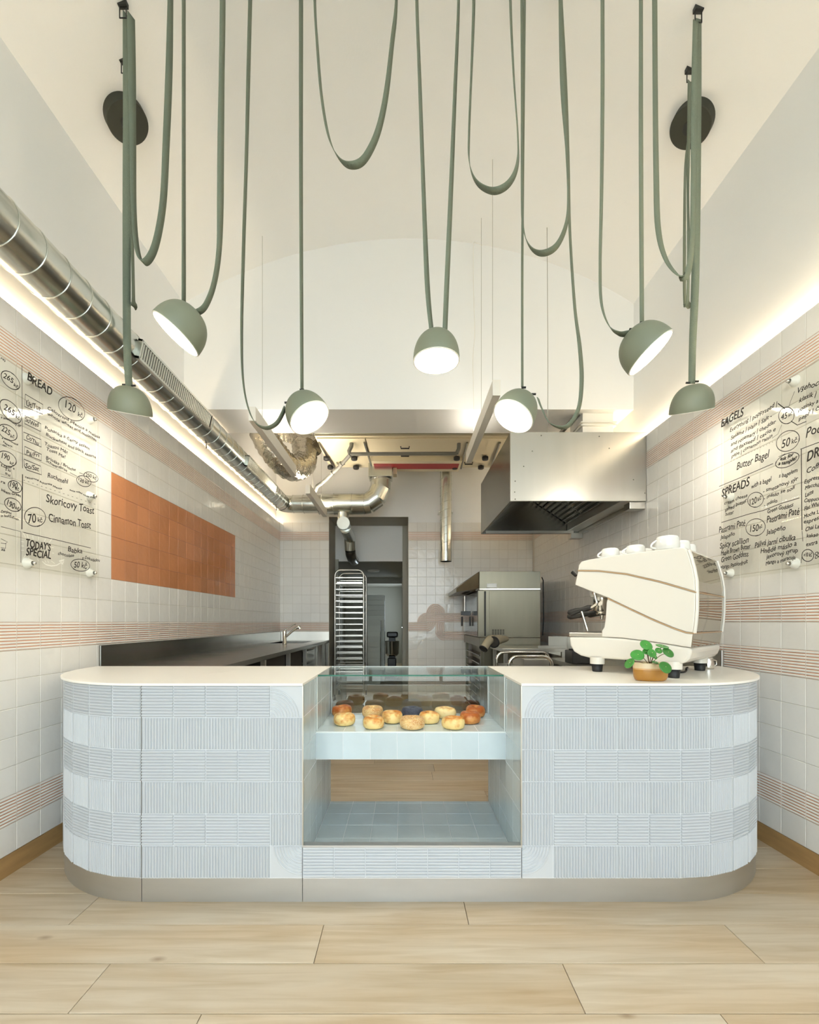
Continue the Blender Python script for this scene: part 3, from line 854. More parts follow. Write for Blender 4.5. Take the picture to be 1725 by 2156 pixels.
lamp(1369, 744, 2.16, (.78, -.20, -1), [([(1350, 0, 2.18, 7), (1350, 300, 2.18, 8), (1352, 682, 2.18, 8)], T),
     ([(1269, 0, 2.17, 7), (1269, 200, 2.17, 7), (1267, 400, 2.17, 6), (1264, 560, 2.17, 5), (1267, 640, 2.17, 6), (1283, 686, 2.17, None), (1305, 702, 2.17, None), (1330, 701, 2.17, 6)], T)],
     'green dome lamp tilted to the right, second from the right', [(1353, 682), (1331, 696)])
lamp(1456, 865, 2.72, (.2, .43, -1), [([(1471, 40, 2.43, 12), (1470, 200, 2.49, 14), (1468, 400, 2.57, 15), (1464, 600, 2.65, 17), (1459, 720, 2.69, 15), (1457, 808, 2.72, 14)], N)],
     'green dome lamp hanging lowest at the far right, before the menu wall', [(1449, 808), (1467, 805)])

def loop(pts, label, ext=(True, True)):
    o, S = strap_mesh(pts, 'webbing_strap', None, ext)
    tag(o, label, 'strap', 'slack green straps between ceiling hooks'); return o
loop([(276, 32, 2.36, 16), (278, 150, 2.35, 16), (280, 300, 2.34, 13), (282, 440, 2.33, 11), (289, 525, 2.33, None), (304, 553, 2.33, None), (326, 520, 2.33, None), (343, 430, 2.33, 13), (350, 300, 2.33, 14), (356, 150, 2.33, 14), (359, 0, 2.34, 11)],
     'slack green strap looping down beside the far left hook', (False, True))
loop([(663, 0, 2.30, 5), (668, 90, 2.30, 6), (677, 200, 2.30, 7), (693, 290, 2.30, None), (716, 336, 2.30, None), (741, 348, 2.30, None), (768, 334, 2.30, None), (795, 280, 2.30, None), (813, 200, 2.30, 8), (826, 90, 2.30, 6), (835, 0, 2.30, 4)],
     'slack green strap looping down left of the middle lamp')
loop([(998, 0, 2.30, 5), (993, 150, 2.30, 3), (988, 280, 2.30, 3), (989, 345, 2.30, 3), (1005, 385, 2.30, None), (1038, 402, 2.30, None), (1070, 388, 2.30, None), (1089, 350, 2.30, 3), (1091, 290, 2.30, 3), (1082, 160, 2.30, 4), (1075, 0, 2.30, 5)],
     'shorter slack green strap looping down right of the middle lamp')
loop([(1099, 0, 2.40, 5), (1100, 200, 2.40, 5), (1100, 420, 2.40, 5), (1103, 485, 2.40, 4), (1118, 522, 2.40, None), (1143, 533, 2.40, None), (1172, 518, 2.40, None), (1192, 475, 2.40, 4), (1197, 420, 2.40, 4), (1194, 320, 2.40, 6), (1186, 180, 2.40, 12), (1181, 0, 2.40, 8)],
     'longer slack green strap looping down over the extractor hood')
loop([(1379, 0, 2.34, 10), (1380, 180, 2.34, 10), (1382, 360, 2.34, 11), (1386, 480, 2.34, 12), (1402, 545, 2.33, None), (1430, 580, 2.33, None), (1449, 572, 2.34, None), (1458, 500, 2.35, 10), (1461, 380, 2.36, 12), (1463, 200, 2.38, 14), (1466, 45, 2.40, 12)],
     'slack green strap looping down beside the far right hook', (True, False))
loop([(266, 270, 2.80, 8), (274, 420, 2.78, 6), (279, 540, 2.76, 6), (281, 620, 2.75, 6), (281, 645, 2.70, 6), (281, 622, 2.65, 6), (279, 520, 2.63, 6), (275, 330, 2.62, 6), (266, 148, 2.60, 8)],
     'slack green strap running from the left canopy to its hook', N)
loop([(1453, 285, 2.82, 6), (1444, 350, 2.80, 4), (1442, 450, 2.78, 5), (1442, 620, 2.76, 6), (1446, 645, 2.71, 6), (1449, 622, 2.66, 5), (1450, 500, 2.64, 5), (1449, 380, 2.63, 5), (1453, 172, 2.62, 8)],
     'slack green strap running from the right canopy to its hook', N)

def on_vault(px, py, drop):
    a, c = 1.0, 4.2
    for _ in range(40):
        m = (a + c) / 2; p = P(px, py, m)
        if abs(p.x - VCX) < VHW and p.z < vault(p.x) - drop: a = m
        else: c = m
    return P(px, py, a)
def hook(px, py, y, label, s=1):
    c = on_vault(px, py - 8, .015)
    t = thing('ceiling_hook', label, 'hook', c, 'black strap hooks on the vault')
    b = MB(); a = .018; z0 = -.062
    q = [c + Vector((-a, 0, 0)), c + Vector((a, 0, 0)), c + Vector((a, 0, z0)), c + Vector((-a, 0, z0))]
    b.tube(q, .0035, 6, closed=True); b.build('ring', ['clip'], t)
    zt = vault(c.x)
    MB().box(c.x - .024, c.x + .024, c.y - .012, c.y + .012, c.z - .001, zt + .012).build('bracket', ['clip'], t)
hook(259, 22, 2.40, 'black strap hook on the vault at the upper left, nearest the camera')
hook(262, 140, 2.60, 'black strap hook on the vault just above the left canopy')
hook(1471, 32, 2.42, 'black strap hook on the vault at the upper right, nearest the camera')
hook(1453, 160, 2.62, 'black strap hook on the vault just above the right canopy')
def canopy(px, py, y, label):
    p = on_vault(px, py, .055); x = p.x
    zc = vault(x); nrm = Vector((x - VCX, 0, zc - VCZ)).normalized()
    c = Vector((x, p.y, zc)) - nrm * .055
    t = thing('ceiling_canopy', label, 'ceiling canopy', c, 'round dark lamp canopies on the vault')
    m_ = axis_mtx(c, nrm)
    b = MB().lathe([(.0001, 0), (.120, 0), (.125, .004), (.125, .07)], 48, 0, m_, False)
    b.build('cover', ['canopy'], t)
    MB().lathe([(.0001, -.004), (.042, -.004), (.044, 0)], 32, 0, m_, False).build('cap', ['clip'], t)
canopy(262, 262, 2.80, 'round dark olive canopy on the left slope of the vault')
canopy(1461, 272, 2.80, 'round dark olive canopy on the right slope of the vault')

# ---------------------------------------------------------------- hanging linear lights and cables
def bar(px, py, y0, y1, label, wires, em='baremit'):
    c = P(px, py, y0)
    t = thing('linear_light', label, 'light', (c.x, (y0 + y1) / 2, c.z), 'white linear lights')
    MB().box(c.x - .03, c.x + .03, y0, y1, c.z - .06, c.z + .06).build('housing', ['white'], t, bevel=.002)
    MB().box(c.x - .022, c.x + .022, y0 + .02, y1 - .02, c.z + .0605, c.z + .063).build('diffuser', [em], t)
    for yw, top in wires:
        MB().tube([(c.x, yw, c.z + .06), (c.x, yw, top)], .0016, 5).build('suspension_wire', ['wire'], t)
bar(531, 871, 3.68, 5.08, 'white linear light hanging at the left, running back past the bulkhead', [(3.95, vault(-1.28))])
bar(1046, 816, 3.30, 4.70, 'white linear light hanging before the extractor hood', [(3.45, vault(.75)), (3.95, vault(.75))])
bar(648, 1029, 5.40, 6.60, 'short white linear light hanging low before the galvanised duct', [(5.7, 4.35), (6.3, 4.35)], 'bareback')
def cable(pts, label, r=.0018, m='wire'):
    o = MB().tube(crom([tuple(p) for p in pts], 6), r, 5).build('hanging_cable', [m]); tag(o, label, 'cable')
cable([P(1152, 462, 3.9), P(1153, 600, 3.92), P(1154, 800, 3.95), P(1153, 912, 4.0)], 'thin steel suspension cable down to the extractor hood', .0028)
cable([P(1016, 517, 4.2), P(1005, 512, 4.15), P(997, 522, 4.1), P(998, 640, 4.1), P(1000, 700, 4.1), P(996, 760, 4.1), P(998, 862, 4.1), P(997, 930, 4.3), P(996, 960, 4.68)], 'thin loose cream cable hanging from the arch top', .003, 'white')

# ---------------------------------------------------------------- big spiral duct on the left wall
def ring(c, ax, r, rr=.004, seg=28):
    m_ = axis_mtx(c, ax)
    return [m_ @ Vector((r * math.cos(2 * math.pi * k / seg), r * math.sin(2 * math.pi * k / seg), 0)) for k in range(seg)], rr
DX, DZ, DR = -1.862, 3.135, .126
duct = thing('ventilation_duct', 'long galvanised spiral duct running along the left wall to the kitchen', 'duct', (DX, 4, DZ))
y = 1.2; sp = .155
while y < 6.60:
    b = MB().tube([(DX, y, DZ), (DX, min(y + sp, 6.62), DZ)], DR, 40, caps=False)
    q, rr = ring(Vector((DX, y, DZ)), (0, 1, 0), DR + .001, .003, 40)
    b.tube(q, .003, 5, closed=True)
    b.build('duct_segment', ['galv'], duct)
    y += sp
# elbow to the right and run across
HX = []
r0 = .16
for i in range(7):
    a = math.pi / 2 * i / 6
    HX.append((DX + r0 - r0 * math.cos(a), 6.62 + r0 * math.sin(a), DZ + .01 * i / 6))
MB().tube(HX, DR + .004, 32, caps=False).build('elbow', ['galv'], duct)
YD = 6.62 + r0; ZD = DZ + .012
x = HX[-1][0]
xA = (672 - VX) * YD / F; xB = (768 - VX) * YD / F
sgs = [(x, (640 - VX) * YD / F, DR + .008), ((640 - VX) * YD / F, xA, DR + .013), (xA, (704 - VX) * YD / F, .155), ((704 - VX) * YD / F, (742 - VX) * YD / F, .160), ((742 - VX) * YD / F, xB, .158)]
for a, c, r in sgs:
    b = MB().tube([(a, YD, ZD), (c, YD, ZD)], r, 36, caps=True)
    for xx in (a, c):
        q, rr = ring(Vector((xx, YD, ZD)), (1, 0, 0), r + .001, .004, 32); b.tube(q, .005, 5, closed=True)
    b.build('duct_segment', ['galv'], duct)
# segmented elbow up to the unit
xc = (802 - VX) * YD / F
zt = CH + (VY - 1012) * YD / F
e0 = Vector((xB, YD, ZD)); e3 = Vector((xc, YD, zt))
pts = [e0, Vector((xB + .06, YD, ZD + .012)), Vector((xc - .07, YD, ZD + .10)), Vector((xc - .005, YD, ZD + .25)), e3]
for a, c in zip(pts[:-1], pts[1:]):
    d = (c - a).normalized()
    b = MB().tube([a - d * .015, c + d * .015], .158, 36)
    b.build('elbow_segment', ['galv'], duct)
q, rr = ring(e3, (0, 0, 1), .162, .005, 32)
MB().tube(q, .007, 6, closed=True).build('collar', ['galv'], duct)
z1 = CH + (VY - 1005) * YD / F; z2 = 3.745
MB().box(xc - .18, xc + .18, YD - .15, YD + .13, z1 - .03, z2).build('square_adapter', ['galv'], duct, bevel=.004)
MB().box(xc + .19, xc + .25, YD - .10, YD + .05, z1 + .02, z2 - .02).build('damper_box', ['ac'], duct)
# branch with end cap and drop into the doorway
bx = (723 - VX) * YD / F
MB().tube([(bx, YD, ZD - .13), (bx, YD, ZD - .25)], .088, 28).build('branch_collar', ['galv'], duct)
cpt = P(723, 1101, 6.66)
MB().tube([cpt, cpt + Vector((.0, .18, 0))], .098, 32).build('end_cap', ['galv'], duct)
p1 = P(727, 1112, 6.85); p2 = P(738, 1134, 7.35); p3 = P(738, 1158, 7.42); 
MB().tube([p1, p2], .088, 28).build('duct_segment', ['galv'], duct)
MB().tube([p2 + Vector((-.01, -.01, .03)), p3], .092, 28).build('duct_segment', ['galv'], duct)
MB().tube([p3, p3 + Vector((0, .06, -.06)), p3 + Vector((0, .25, -.1)), p3 + Vector((0, .56, -.1))], .090, 28).build('elbow', ['steeld'], duct)
# grilles on the duct
def grille(y0, y1, n):
    d = Vector((1, 0, -.22)).normalized(); u = Vector((-d.z, 0, d.x))   # outward, up
    c = Vector((DX, 0, DZ)) + d * (DR + .020)
    def q(y, h, o=0): p = c + u * h + d * o; return (p.x, y, p.z)
    b = MB(); hh = .064
    for a, e, y_0, y_1 in ((-hh, -hh + .014, y0, y1), (hh - .014, hh, y0, y1), (-hh, hh, y0, y0 + .014), (-hh, hh, y1 - .014, y1)):
        v = [q(y_0, a), q(y_1, a), q(y_1, e), q(y_0, e), q(y_0, a, -.03), q(y_1, a, -.03), q(y_1, e, -.03), q(y_0, e, -.03)]
        b.add(v, [(0, 1, 2, 3), (0, 4, 5, 1), (1, 5, 6, 2), (2, 6, 7, 3), (3, 7, 4, 0)])
    fr = b.build('grille_frame', ['galv'], duct)
    b = MB(); b.add([q(y0, -hh, -.012), q(y1, -hh, -.012), q(y1, hh, -.012), q(y0, hh, -.012)], [(0, 1, 2, 3)])
    b.build('grille_back', ['black'], duct)
    b = MB()
    for i in range(n):
        y_ = y0 + .02 + (y1 - y0 - .04) * (i + .5) / n; s_ = .0042
        v = [q(y_ - s_, -hh + .014, -.008), q(y_ + s_, -hh + .014, -.001), q(y_ + s_, hh - .014, -.001), q(y_ - s_, hh - .014, -.008)]
        b.add(v, [(0, 1, 2, 3)])
    o = b.build('grille_slats', ['galv'], duct); o['kind'] = 'stuff'
grille(2.86, 3.92, 40)
grille(4.85, 5.95, 36)
for y_ in (4.15, 6.45):
    MB().tube([(DX - .01, y_, DZ - DR - .002), (DX - .01, y_, DZ - DR - .045)], .006, 6).build('bolt', ['black'], duct)

# vertical spiral pipe by the back wall
vp = P(939, 985, 7.02); vb = P(939, 1182, 7.02)
t = thing('extract_pipe', 'vertical galvanised spiral pipe ending open before the tiled back wall', 'pipe', vb)
b = MB().tube([Vector((vp.x, vp.y, 4.349)), vb], .092, 32)
zz = vb.z + .17
while zz < 4.2:
    pts = [(vp.x + .094 * math.cos(a * math.pi / 12), vp.y + .094 * math.sin(a * math.pi / 12), zz + .035 * math.cos(a * math.pi / 12)) for a in range(24)]
    b.tube(pts, .003, 5, closed=True); zz += .13
b.build('pipe_body', ['galv'], t)
MB().tube([(vb.x, vb.y, vb.z + .16), (vb.x, vb.y, vb.z)], .096, 32).build('end_sleeve', ['galv'], t)
MB().box(vb.x - .118, vb.x + .118, vb.y - .01, vb.y + .2, vb.z + .79, vb.z + .80).build('bracket', ['galv'], t)
# foil flexible ducts
def foil(pts, r, label):
    S = crom([tuple(p) for p in pts], 10); n = len(S); seg = 26
    b = MB().tube(S, [r * (1 + .05 * math.sin(i * 2.1) + random.uniform(-.02, .02)) for i in range(n)], seg)
    b.v = [(x + random.uniform(-.006, .006), y_ + random.uniform(-.006, .006), z + random.uniform(-.006, .006)) for x, y_, z in b.v]
    o = b.build('foil_duct', ['foil']); tag(o, label, 'duct', 'crumpled foil ducts'); 
foil([P(545, 860, 5.3), P(556, 915, 5.45), P(583, 960, 5.6), P(612, 985, 5.8), P(640, 975, 6.05), P(640, 935, 6.15)], .165, 'thick crumpled foil duct sagging down behind the left linear light')
foil([P(590, 905, 6.3), P(620, 915, 6.3), P(645, 930, 6.25), P(668, 942, 6.2)], .135, 'shorter foil duct clamped to the end of the ceiling unit')

# ---------------------------------------------------------------- ceiling ventilation unit
UZ = 3.75
u = thing('ventilation_unit', 'cream ceiling ventilation unit with black knobs and a red stripe', 'ventilation unit', (.1, 6.25, UZ))
x0, x1 = -1.16, 1.42
MB().box(x0, x1, 5.72, 6.88, UZ, 4.25).build('casing', ['ac'], u, bevel=.005)
MB().box(x0 + .02, -.50, 5.76, 6.82, UZ - .018, UZ - .001).build('access_panel', ['ac'], u, bevel=.003)
MB().box(.90, x1 - .02, 5.76, 6.82, UZ - .018, UZ - .001).build('access_panel', ['ac'], u, bevel=.003)
MB().box(-.49, .89, 5.76, 6.34, UZ - .022, UZ - .001).build('access_panel', ['ac'], u, bevel=.003)
MB().box(-.47, .87, 6.42, 6.86, UZ - .07, UZ - .001).build('lower_panel', ['ac'], u, bevel=.003)
MB().box(-.44, .84, 6.52, 6.74, UZ - .074, UZ - .0705).build('red_stripe', ['red'], u)
for px, py in ((688, 965), (696, 981), (746, 965), (750, 981), (962, 966), (958, 983), (1022, 964), (1013, 982)):
    yk = 6.35 if py < 970 else 6.72
    q = P(px, py, yk); q.z = UZ - .02
    MB().lathe([(.0001, -.06), (.040, -.06), (.046, -.05), (.046, -.015), (.012, -.015), (.012, 0.002)], 16, 0, Matrix.Translation(q)).build('knob', ['black'], u)
for xa, xb in (((-1.13), -1.06), (-.52, -.48), (.86, .90), (1.30, 1.36)):
    MB().tube([(xa, 5.85, UZ - .03), (xb, 6.78, UZ - .05)], .014, 8).build('hinge_rod', ['steeld'], u)
for px, py, yk in ((853, 935, 6.0), (853, 951, 6.28), (718, 972, 6.6), (987, 972, 6.6)):
    q = P(px, py, yk)
    MB().tube([(q.x - .06, q.y, UZ - .015), (q.x - .055, q.y, UZ - .05), (q.x + .055, q.y, UZ - .05), (q.x + .06, q.y, UZ - .015)], .009, 8).build('handle', ['black'], u)
MB().box(-1.30, 1.50, 5.66, 5.71, UZ + .02, UZ + .05).build('hanging_rail', ['galv'], u)
# drain pipe
dp = thing('drain_pipe', 'grey plastic drain pipe slung under the ceiling ventilation unit', 'pipe', P(850, 957, 5.9))
MB().tube([P(741, 925, 5.9), P(740, 940, 5.9), P(735, 950, 5.9), P(737, 956, 5.9)], .028, 12).build('pipe_bend', ['pvc'], dp)
MB().tube([P(737, 956, 5.9), P(962, 955, 5.9)], .024, 12).build('pipe_run', ['pvc'], dp)
MB().tube([P(962, 955, 5.9), P(966, 945, 5.9), P(967, 925, 5.9)], .026, 12).build('pipe_bend', ['pvc'], dp)
MB().tube([P(738, 957, 5.9), P(714, 984, 6.1), P(680, 1016, 6.35)], .026, 12).build('pipe_run', ['pvc'], dp)
MB().tube([P(680, 1016, 6.35), P(668, 1024, 6.45), P(664, 1034, 6.5)], .028, 12).build('pipe_bend', ['pvc'], dp)
for a in (.3, .62):
    q = P(738, 957, 5.9).lerp(P(680, 1016, 6.35), a); q2 = P(738, 957, 5.9).lerp(P(680, 1016, 6.35), a + .04)
    MB().tube([q, q2], .034, 12).build('coupling', ['pvc'], dp)

# ---------------------------------------------------------------- extractor hood
HX0, HX1, HY0, HY1, HZ0, HZ1 = .946, 2.148, 3.85, 5.30, 2.380, 2.990
hd = thing('extractor_hood', 'large brushed steel extractor hood fixed high on the right wall', 'extractor hood', (1.55, 4.6, HZ0))
MB().box(HX0, HX1, HY0, HY0 + .02, HZ0, HZ1).build('front_panel', ['steel'], hd, bevel=.003)
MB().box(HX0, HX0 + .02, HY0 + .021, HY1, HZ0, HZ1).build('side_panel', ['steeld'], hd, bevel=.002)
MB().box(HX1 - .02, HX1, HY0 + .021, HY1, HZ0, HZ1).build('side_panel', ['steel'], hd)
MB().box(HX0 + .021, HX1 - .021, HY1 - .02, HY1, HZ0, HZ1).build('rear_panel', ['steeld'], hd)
MB().box(HX0 + .021, HX1 - .021, HY0 + .021, HY1 - .021, HZ1 - .02, HZ1).build('top_panel', ['steel'], hd)
# inside: sloping lining from the left rim, filter bank, right gutter
b = MB(); b.add([(HX0 + .02, HY0 + .02, HZ0 + .02), (HX0 + .02, HY1 - .02, HZ0 + .02), (1.55, HY1 - .02, HZ0 + .40), (1.55, HY0 + .02, HZ0 + .40)], [(0, 1, 2, 3)])
b.build('lining', ['steeld'], hd)
for i in range(3):
    ya, yb = HY0 + .04 + i * .46, HY0 + .04 + (i + 1) * .46 - .01
    b = MB()
    v = [(1.56, ya, HZ0 + .40), (1.56, yb, HZ0 + .40), (1.98, yb, HZ0 + .12), (1.98, ya, HZ0 + .12)]
    b.add(v, [(0, 1, 2, 3)])
    for s_ in range(9):
        t0 = (s_ + .3) / 9; t1 = (s_ + .7) / 9
        pts = [(1.56 + .42 * t0, HZ0 + .40 - .28 * t0), (1.56 + .42 * t1, HZ0 + .40 - .28 * t1)]
        b.box(pts[0][0], pts[1][0], ya + .03, yb - .03, pts[1][1] - .02, pts[0][1] - .01)
    b.build('grease_filter', ['steeld'], hd)
MB().box(1.98, 2.12, HY0 + .03, HY1 - .03, HZ0 + .03, HZ0 + .12).build('gutter', ['steel'], hd, bevel=.004)
MB().box(HX0 + .05, HX1 - .1, HY1 - .06, HY1 - .03, HZ0 + .002, HZ0 + .03).build('rim_channel', ['steel'], hd)
for y_ in (3.87, 5.22): MB().box(2.01, 2.148, y_, y_ + .10, HZ0 - .062, HZ0 - .002).build('wall_bracket', ['steel'], hd, bevel=.002)
for px, py in ((1140, 917), (1262, 919), (1283, 944), (1121, 950), (1103, 982), (1085, 1013), (1334, 1010), (1358, 1038), (1084, 1036), (1085, 1051)):
    q = P(px, py, HY0); MB().lathe([(.0001, .003), (.005, .002), (.006, 0)], 8, 0, axis_mtx(Vector((q.x, HY0 - .001, q.z)), (0, -1, 0))).build('rivet', ['steeld'], hd)
hb = thing('hood_duct_box', 'white sheet metal duct box rising from the hood roof to the soffit', 'duct', (1.93, 4.5, HZ1))
MB().box(1.77, 2.07, 4.30, 4.62, HZ1 + .001, 3.372).build('box_body', ['white'], hb)
MB().box(1.745, 2.095, 4.275, 4.645, 3.24, 3.25).build('flange', ['white'], hb)
MB().box(1.745, 2.095, 4.275, 4.645, 3.27, 3.28).build('flange', ['white'], hb)
o = MB().tube([P(1218, 872, 4.3), P(1196, 895, 4.4), P(1170, 925, 4.6)], .022, 10).build('flexible_conduit', ['steeld']); tag(o, 'dark ribbed conduit running down behind the hood top edge', 'pipe')

# ---------------------------------------------------------------- left steel counter
LX0, LX1, LY0, LY1, LZ = XL + .001, -1.225, 2.93, 7.248, 1.015
lc = thing('steel_worktop_unit', 'long stainless steel kitchen unit along the left tiled wall', 'kitchen unit', (-1.63, 5.1, 0))
SX0, SX1, SY0_, SY1_ = -1.90, -1.42, 6.15, 6.85
b = MB()
b.box(LX0 + .016, LX1, LY0, SY0_, LZ - .04, LZ).box(LX0 + .016, LX1, SY1_, LY1 - .016, LZ - .04, LZ).box(LX0 + .016, SX0, SY0_, SY1_, LZ - .04, LZ).box(SX1, LX1, SY0_, SY1_, LZ - .04, LZ)
b.build('worktop', ['steeld'], lc)
b = MB().box(SX0, SX1, SY0_, SY1_, LZ - .22, LZ - .21).box(SX0 - .004, SX0, SY0_, SY1_, LZ - .22, LZ - .001).box(SX1, SX1 + .004, SY0_, SY1_, LZ - .22, LZ - .04).box(SX0, SX1, SY0_ - .004, SY0_, LZ - .22, LZ - .04).box(SX0, SX1, SY1_, SY1_ + .004, LZ - .22, LZ - .04)
b.build('sink_basin', ['steel'], lc)
MB().box(LX0, LX0 + .015, LY0, LY1, LZ - .04, 1.157).build('upstand', ['steeld'], lc, bevel=.003)
MB().box(LX0 + .016, LX1, LY1 - .015, LY1, LZ - .04, 1.157).build('upstand', ['steel'], lc, bevel=.003)
for y_ in (2.95, 3.9, 4.75, 5.55, 6.25, 6.85, 7.18):
    MB().box(LX1 - .05, LX1 - .01, y_, y_ + .04, .0, LZ - .041).build('leg', ['steel'], lc)
    MB().box(LX0 + .03, LX0 + .07, y_, y_ + .04, .0, LZ - .041).build('leg', ['steel'], lc)
MB().box(LX0 + .02, LX1 - .02, LY0 + .02, LY1 - .02, .25, .28).build('under_shelf', ['steel'], lc)
for ya, yb in ((3.97, 4.73), (4.82, 5.53)):
    MB().box(LX0 + .08, LX1 - .055, ya, yb, .285, LZ - .05).build('fridge_cabinet', ['dark'], lc)
for zz in (.45, .62, .79):
    MB().box(LX0 + .08, LX1 - .03, 5.62, 6.2, zz, zz + .14).build('drawer', ['steeld'], lc, bevel=.003)
# mixer tap
fp = P(601, 1358, (CH - LZ) * F / 47.0)
fp = Vector((-1.615, 5.95, LZ))
tp = thing('kitchen_tap', 'chrome mixer tap with a pull-out spout on the left steel unit', 'tap', fp)
MB().lathe([(.0001, 0), (.034, 0), (.034, .006), (.026, .012), (.026, .17), (.022, .185), (.0001, .19)], 20, 0, Matrix.Translation(fp)).build('tap_body', ['chrome'], tp)
MB().tube([fp + Vector((.02, 0, .10)), fp + Vector((.09, -.01, .16)), fp + Vector((.17, -.02, .225))], [.015, .015, .019], 12).build('spout', ['chrome'], tp)
MB().tube([fp + Vector((.165, -.02, .222)), fp + Vector((.205, -.02, .235)), fp + Vector((.213, -.02, .205))], [.022, .026, .024], 12).build('spray_head', ['chrome'], tp)
MB().tube([fp + Vector((0, 0, .185)), fp + Vector((.06, 0, .22)), fp + Vector((.12, -.01, .262)), fp + Vector((.15, -.01, .27))], [.009, .008, .010, .012], 10).build('lever', ['chrome'], tp)

# ---------------------------------------------------------------- oven and its stand
ov = thing('bakery_oven', 'stainless steel bakery oven with a glass door on a tray stand', 'oven', (1.4, 6.35, 0))
VX0, VX1, VY0, VY1, VZ0, VZ1 = 1.0, 1.80, 5.72, 7.15, 1.11, 1.98
ZS = CH + (VY - 1240) * VY0 / F
MB().box(VX0 + .012, VX1, VY0, VY1, VZ0, ZS - .012).build('oven_body', ['steelm'], ov, bevel=.004)
MB().box(VX0 + .13, VX1 - .003, VY0 - .006, VY0, VZ0 + .02, ZS - .02).build('side_panel', ['steelm'], ov, bevel=.002)
MB().box(VX0, VX1, VY0, VY1, ZS + .008, VZ1).build('condenser_hood', ['steelm'], ov, bevel=.004)
MB().box(VX0, VX1, VY0 - .008, VY0 + .3, ZS - .011, ZS + .007).build('trim_strip', ['chrome'], ov)
b = MB(); zh = VZ1 - .0
b.add([(VX0, VY0 + .05, VZ1), (VX0, VY1, VZ1), (VX0 - .26, VY1, VZ1 - .20), (VX0 - .26, VY0 + .35, VZ1 - .20), (VX0, VY0 + .05, ZS + .01), (VX0, VY1, ZS + .01), (VX0 - .26, VY1, VZ1 - .25), (VX0 - .26, VY0 + .35, VZ1 - .25)],
      [(0, 1, 2, 3), (4, 7, 6, 5), (0, 3, 7, 4), (1, 5, 6, 2), (2, 6, 7, 3)])
b.build('front_canopy', ['steelm'], ov)
b = MB()
for i in range(5): b.box(VX0 - .20, VX0 - .05, VY0 + .5 + i * .1, VY0 + .54 + i * .1, ZS - .004 - .0, ZS + .004)
b.build('canopy_vent', ['dark'], ov)
MB().box(VX0 + .005, VX0 + .018, VY0 + .02, VY1 - .05, VZ0 + .02, ZS - .03).build('oven_chamber', ['dark'], ov)
MB().box(VX0 - .015, VX0 - .005, VY0 + .06, VY1 - .06, VZ0 + .01, ZS - .03).build('glass_door', ['glass'], ov)
MB().box(VX0 - .02, VX0 + .06, VY0 - .01, VY0 + .045, VZ0 + .01, ZS - .02).build('door_frame', ['steelm'], ov, bevel=.004)
MB().box(VX0 + .065, VX0 + .085, VY0 - .004, VY0 + .0, VZ0 + .02, ZS - .03).build('hinge_slot', ['black'], ov)
q = P(1096, 1232, VY0 - .008)
q = P(1035.5, 1233, VY0)
MB().box(q.x - .065, q.x + .065, VY0 - .013, VY0 - .009, q.z - .025, q.z + .025).build('maker_plate', ['standoff'], ov)
b = MB()
q = P(1049, 1330, VY0)
for i in range(5):
    for j in range(3): b.box(q.x - .08 + i * .034, q.x - .08 + i * .034 + .024, VY0 - .010, VY0 - .006, q.z - .035 + j * .024, q.z - .035 + j * .024 + .014)
b.build('side_vent', ['dark'], ov)
# stand
for x_, y_ in ((VX0 + .02, VY0 + .02), (VX1 - .06, VY0 + .02), (VX0 + .02, VY1 - .08), (VX1 - .06, VY1 - .08)):
    MB().box(x_, x_ + .04, y_, y_ + .04, .06, VZ0 - .12).build('stand_leg', ['steelm'], ov)
    MB().lathe([(.0001, 0), (.03, 0), (.03, .02), (.015, .03), (.015, .065), (.0001, .066)], 12, 0, Matrix.Translation((x_ + .02, y_ + .02, 0))).build('foot', ['steelm'], ov)
MB().box(VX0, VX1, VY0, VY1, VZ0 - .12, VZ0 - .002).build('stand_top', ['steelm'], ov, bevel=.003)
MB().box(VX0 + .13, VX0 + .15, VY0 + .02, VY1 - .02, .1, VZ0 - .12).build('stand_panel', ['steelm'], ov)
MB().box(VX0 + .06, VX1, VY0 + .005, VY0 + .018, .08, VZ0 - .12).build('stand_panel', ['steelm'], ov)
for i in range(7):
    MB().box(VX0 + .01, VX0 + .12, VY0 + .07, VY1 - .1, .2 + i * .11, .215 + i * .11).build('tray_rail', ['steeld'], ov)
MB().box(VX0, VX1, VY0, VY1, .075, .10).build('stand_base', ['steelm'], ov)
MB().tube([P(1141, 1215, VY0 + .2), P(1144, 1222, VY0 + .2), P(1145, 1300, VY0 + .2), P(1143, 1338, VY0 + .2)], .008, 8).build('power_cable', ['black'], ov)
# hand shower hanging in front of the glass door
hs = thing('hand_shower', 'black spray handle hanging on a steel rod before the oven door', 'hand shower', P(981, 1290, 6.3))
MB().tube([P(979, 1255, 6.3), P(979, 1288, 6.3)], .014, 10).build('rod', ['steel'], hs)
a = P(981, 1292, 6.3); MB().box(a.x - .068, a.x + .068, a.y - .02, a.y + .02, a.z - .025, a.z + .035).build('bracket', ['blackgl'], hs, bevel=.004)
for px in (973, 990):
    a = P(px, 1298, 6.3); c = P(px, 1318, 6.3)
    MB().tube([a, c], .013, 8).build('handle_bar', ['blackgl'], hs)

